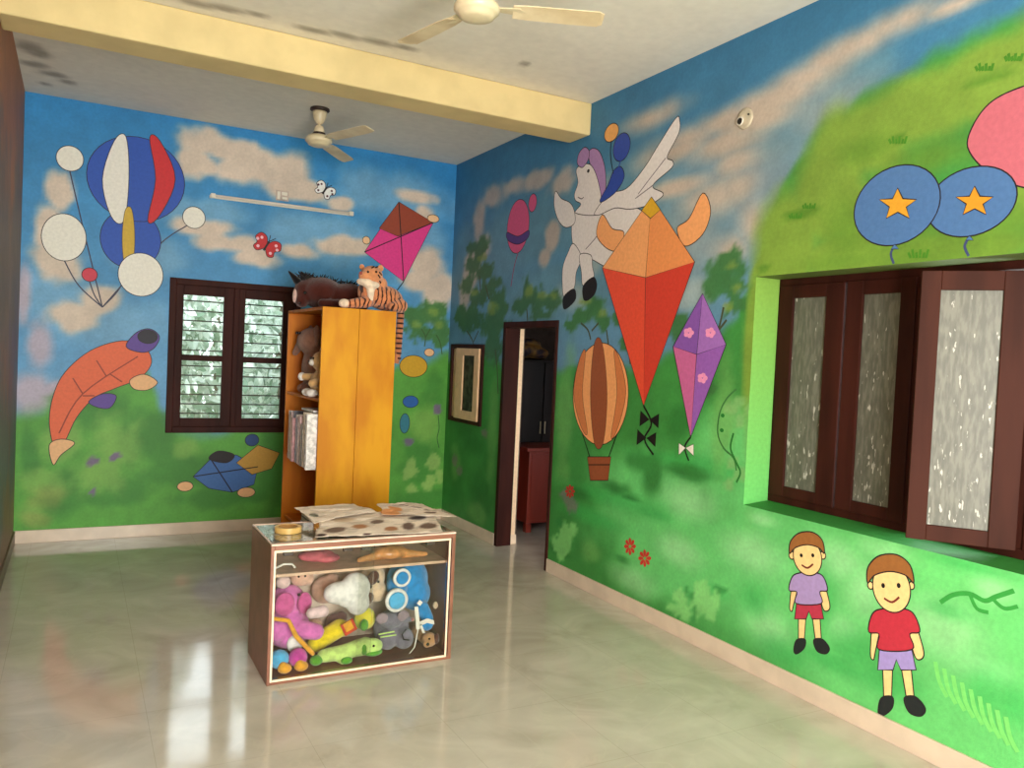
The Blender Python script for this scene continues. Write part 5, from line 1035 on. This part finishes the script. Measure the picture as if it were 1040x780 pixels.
# toys further back that fill the case
for nm,x,y,z,r,mm,lb in (('plush_ball',-2.18,-3.16,.10,(.07,.06,.07),PEACH,'peach plush ball at the back of the display case behind the crocodile'),
    ('plush_cushion',-2.03,-3.15,.12,(.06,.05,.07),plush('mauve_plush',(150,110,106)),'mauve plush cushion behind the yellow giraffe'),
    ('plush_rabbit',-2.10,-3.17,.34,(.08,.06,.08),PEACH,'pale peach plush rabbit behind the white heart')):
    g = empty(nm, (x,y,.02), lb, 'plush toy', CP); soft('body', [('e',(x,y,z),r),('e',(x+.03,y-.02,z+r[2]*.7),(r[0]*.6,r[1]*.7,r[2]*.5))], mm, g, .01)

# ================================================================== outside the windows
gm = mat('garden_ground', (120,130,90), rough=.9, var=.2, scale=3)
tag(obj('ground', MB().box((-12,.3,-.3),(6,14,-.2)).box((2.8,-14,-.3),(12,.3,-.2)), gm), 'garden ground outside', kind='structure')
def bush(cx, cy, cz, rx, ry, rz, n, label, sz=.07):
    g = empty('garden_tree', (cx,cy,-.2), label, 'tree', 'trees outside the back window'); m = MB()
    for i in range(n):
        u = np.array([random.gauss(0,1) for _ in range(3)]); u /= np.linalg.norm(u); r = random.uniform(.35,1)**.5
        p = Vector((cx+u[0]*rx*r, cy+u[1]*ry*r, cz+u[2]*rz*r)); E_ = Euler((random.uniform(0,6.3),random.uniform(0,6.3),random.uniform(0,6.3))).to_matrix(); s = sz*random.uniform(.6,1.5); k = len(m.v)
        m.v += [p+E_@Vector(q)*s for q in ((-1,0,0),(-.3,.45,.08),(.6,.38,.05),(1.2,0,-.1),(.6,-.38,.05),(-.3,-.45,.08))]; m.f.append(tuple(range(k,k+6)))
    me = bpy.data.meshes.new('foliage'); me.from_pydata([tuple(v) for v in m.v],[],m.f); o = link('foliage', me, LEAF, g)
    BK = mat('bark', (120,110,90), rough=.9)
    obj('trunk', MB().tube([(cx,cy,-.2),(cx+.05,cy,cz*.5),(cx-.03,cy+.04,cz),(cx+.02,cy,cz+rz*.6)],[.09,.07,.05,.02],10), BK, g, smooth=True)
bush(-3.0,3.4,1.9,1.15,.7,1.6,3600,'leafy pale green tree seen through the left half of the back window')
bush(-.9,3.6,1.7,.9,.7,1.8,3000,'leafy pale green tree seen through the right half of the back window')
bush(-1.4,5.9,1.6,1.5,.8,1.7,3000,'low dense greenery behind the trees outside the back window',.1)
bush(1.6,5.6,2.2,1.2,1.0,2.4,2200,'tall leafy tree far right outside the back window',.1)
bush(-4.8,5.9,2.2,1.5,1.0,2.4,2200,'leafy tree far left outside the back window',.1)

# ================================================================== light: overcast daylight through the openings
w = bpy.data.worlds.new('sky'); scn.world = w; w.use_nodes = True
bg = w.node_tree.nodes['Background']; bg.inputs['Color'].default_value = (.86,.95,1,1); bg.inputs['Strength'].default_value = SKY
def area(name, loc, rot, sx, sy, e, col):
    l = bpy.data.lights.new(name, 'AREA'); l.shape = 'RECTANGLE'; l.size = sx; l.size_y = sy; l.energy = e; l.color = col
    o = bpy.data.objects.new(name, l); COL.objects.link(o); o.location = loc; o.rotation_euler = rot; return o
# area lamp added in the unseen doorway behind the viewer, in place of daylight
for i,(x0,x1,z0,z1) in enumerate(OP):
    area('daylight_lamp', ((x0+x1)/2, D-.02, (z0+z1)/2), (PI/2,0,0), x1-x0, z1-z0, LE[i], (1,.965,.9))
# ================================================================== camera
cd = bpy.data.cameras.new('camera'); cam = bpy.data.objects.new('camera', cd); COL.objects.link(cam); scn.camera = cam
yaw,pit,roll = .4971,-.0322,.0467
cd.sensor_fit = 'HORIZONTAL'; cd.sensor_width = 36; cd.lens = 816.58/1040*36; cd.clip_start = .05; cd.clip_end = 100
Fw = Vector((math.sin(yaw)*math.cos(pit), math.cos(yaw)*math.cos(pit), math.sin(pit))); Rt = Vector((math.cos(yaw),-math.sin(yaw),0)); Up = Rt.cross(Fw)
R2 = math.cos(roll)*Rt+math.sin(roll)*Up; U2 = -math.sin(roll)*Rt+math.cos(roll)*Up
cam.matrix_world = Matrix(((R2.x,U2.x,-Fw.x,-3.3725),(R2.y,U2.y,-Fw.y,-7.6207),(R2.z,U2.z,-Fw.z,1.7005),(0,0,0,1)))
vs = scn.view_settings; vs.view_transform = 'Standard'; vs.look = 'None'; vs.gamma = 1; vs.use_curve_mapping = False; vs.exposure = EXPO
scn.cycles.use_denoising = True
try: scn.cycles.denoiser = 'OPENIMAGEDENOISE'
except Exception: pass
scn.cycles.max_bounces = 8; scn.cycles.diffuse_bounces = 5; scn.cycles.sample_clamp_indirect = 6; scn.cycles.caustics_reflective = False; scn.cycles.caustics_refractive = False
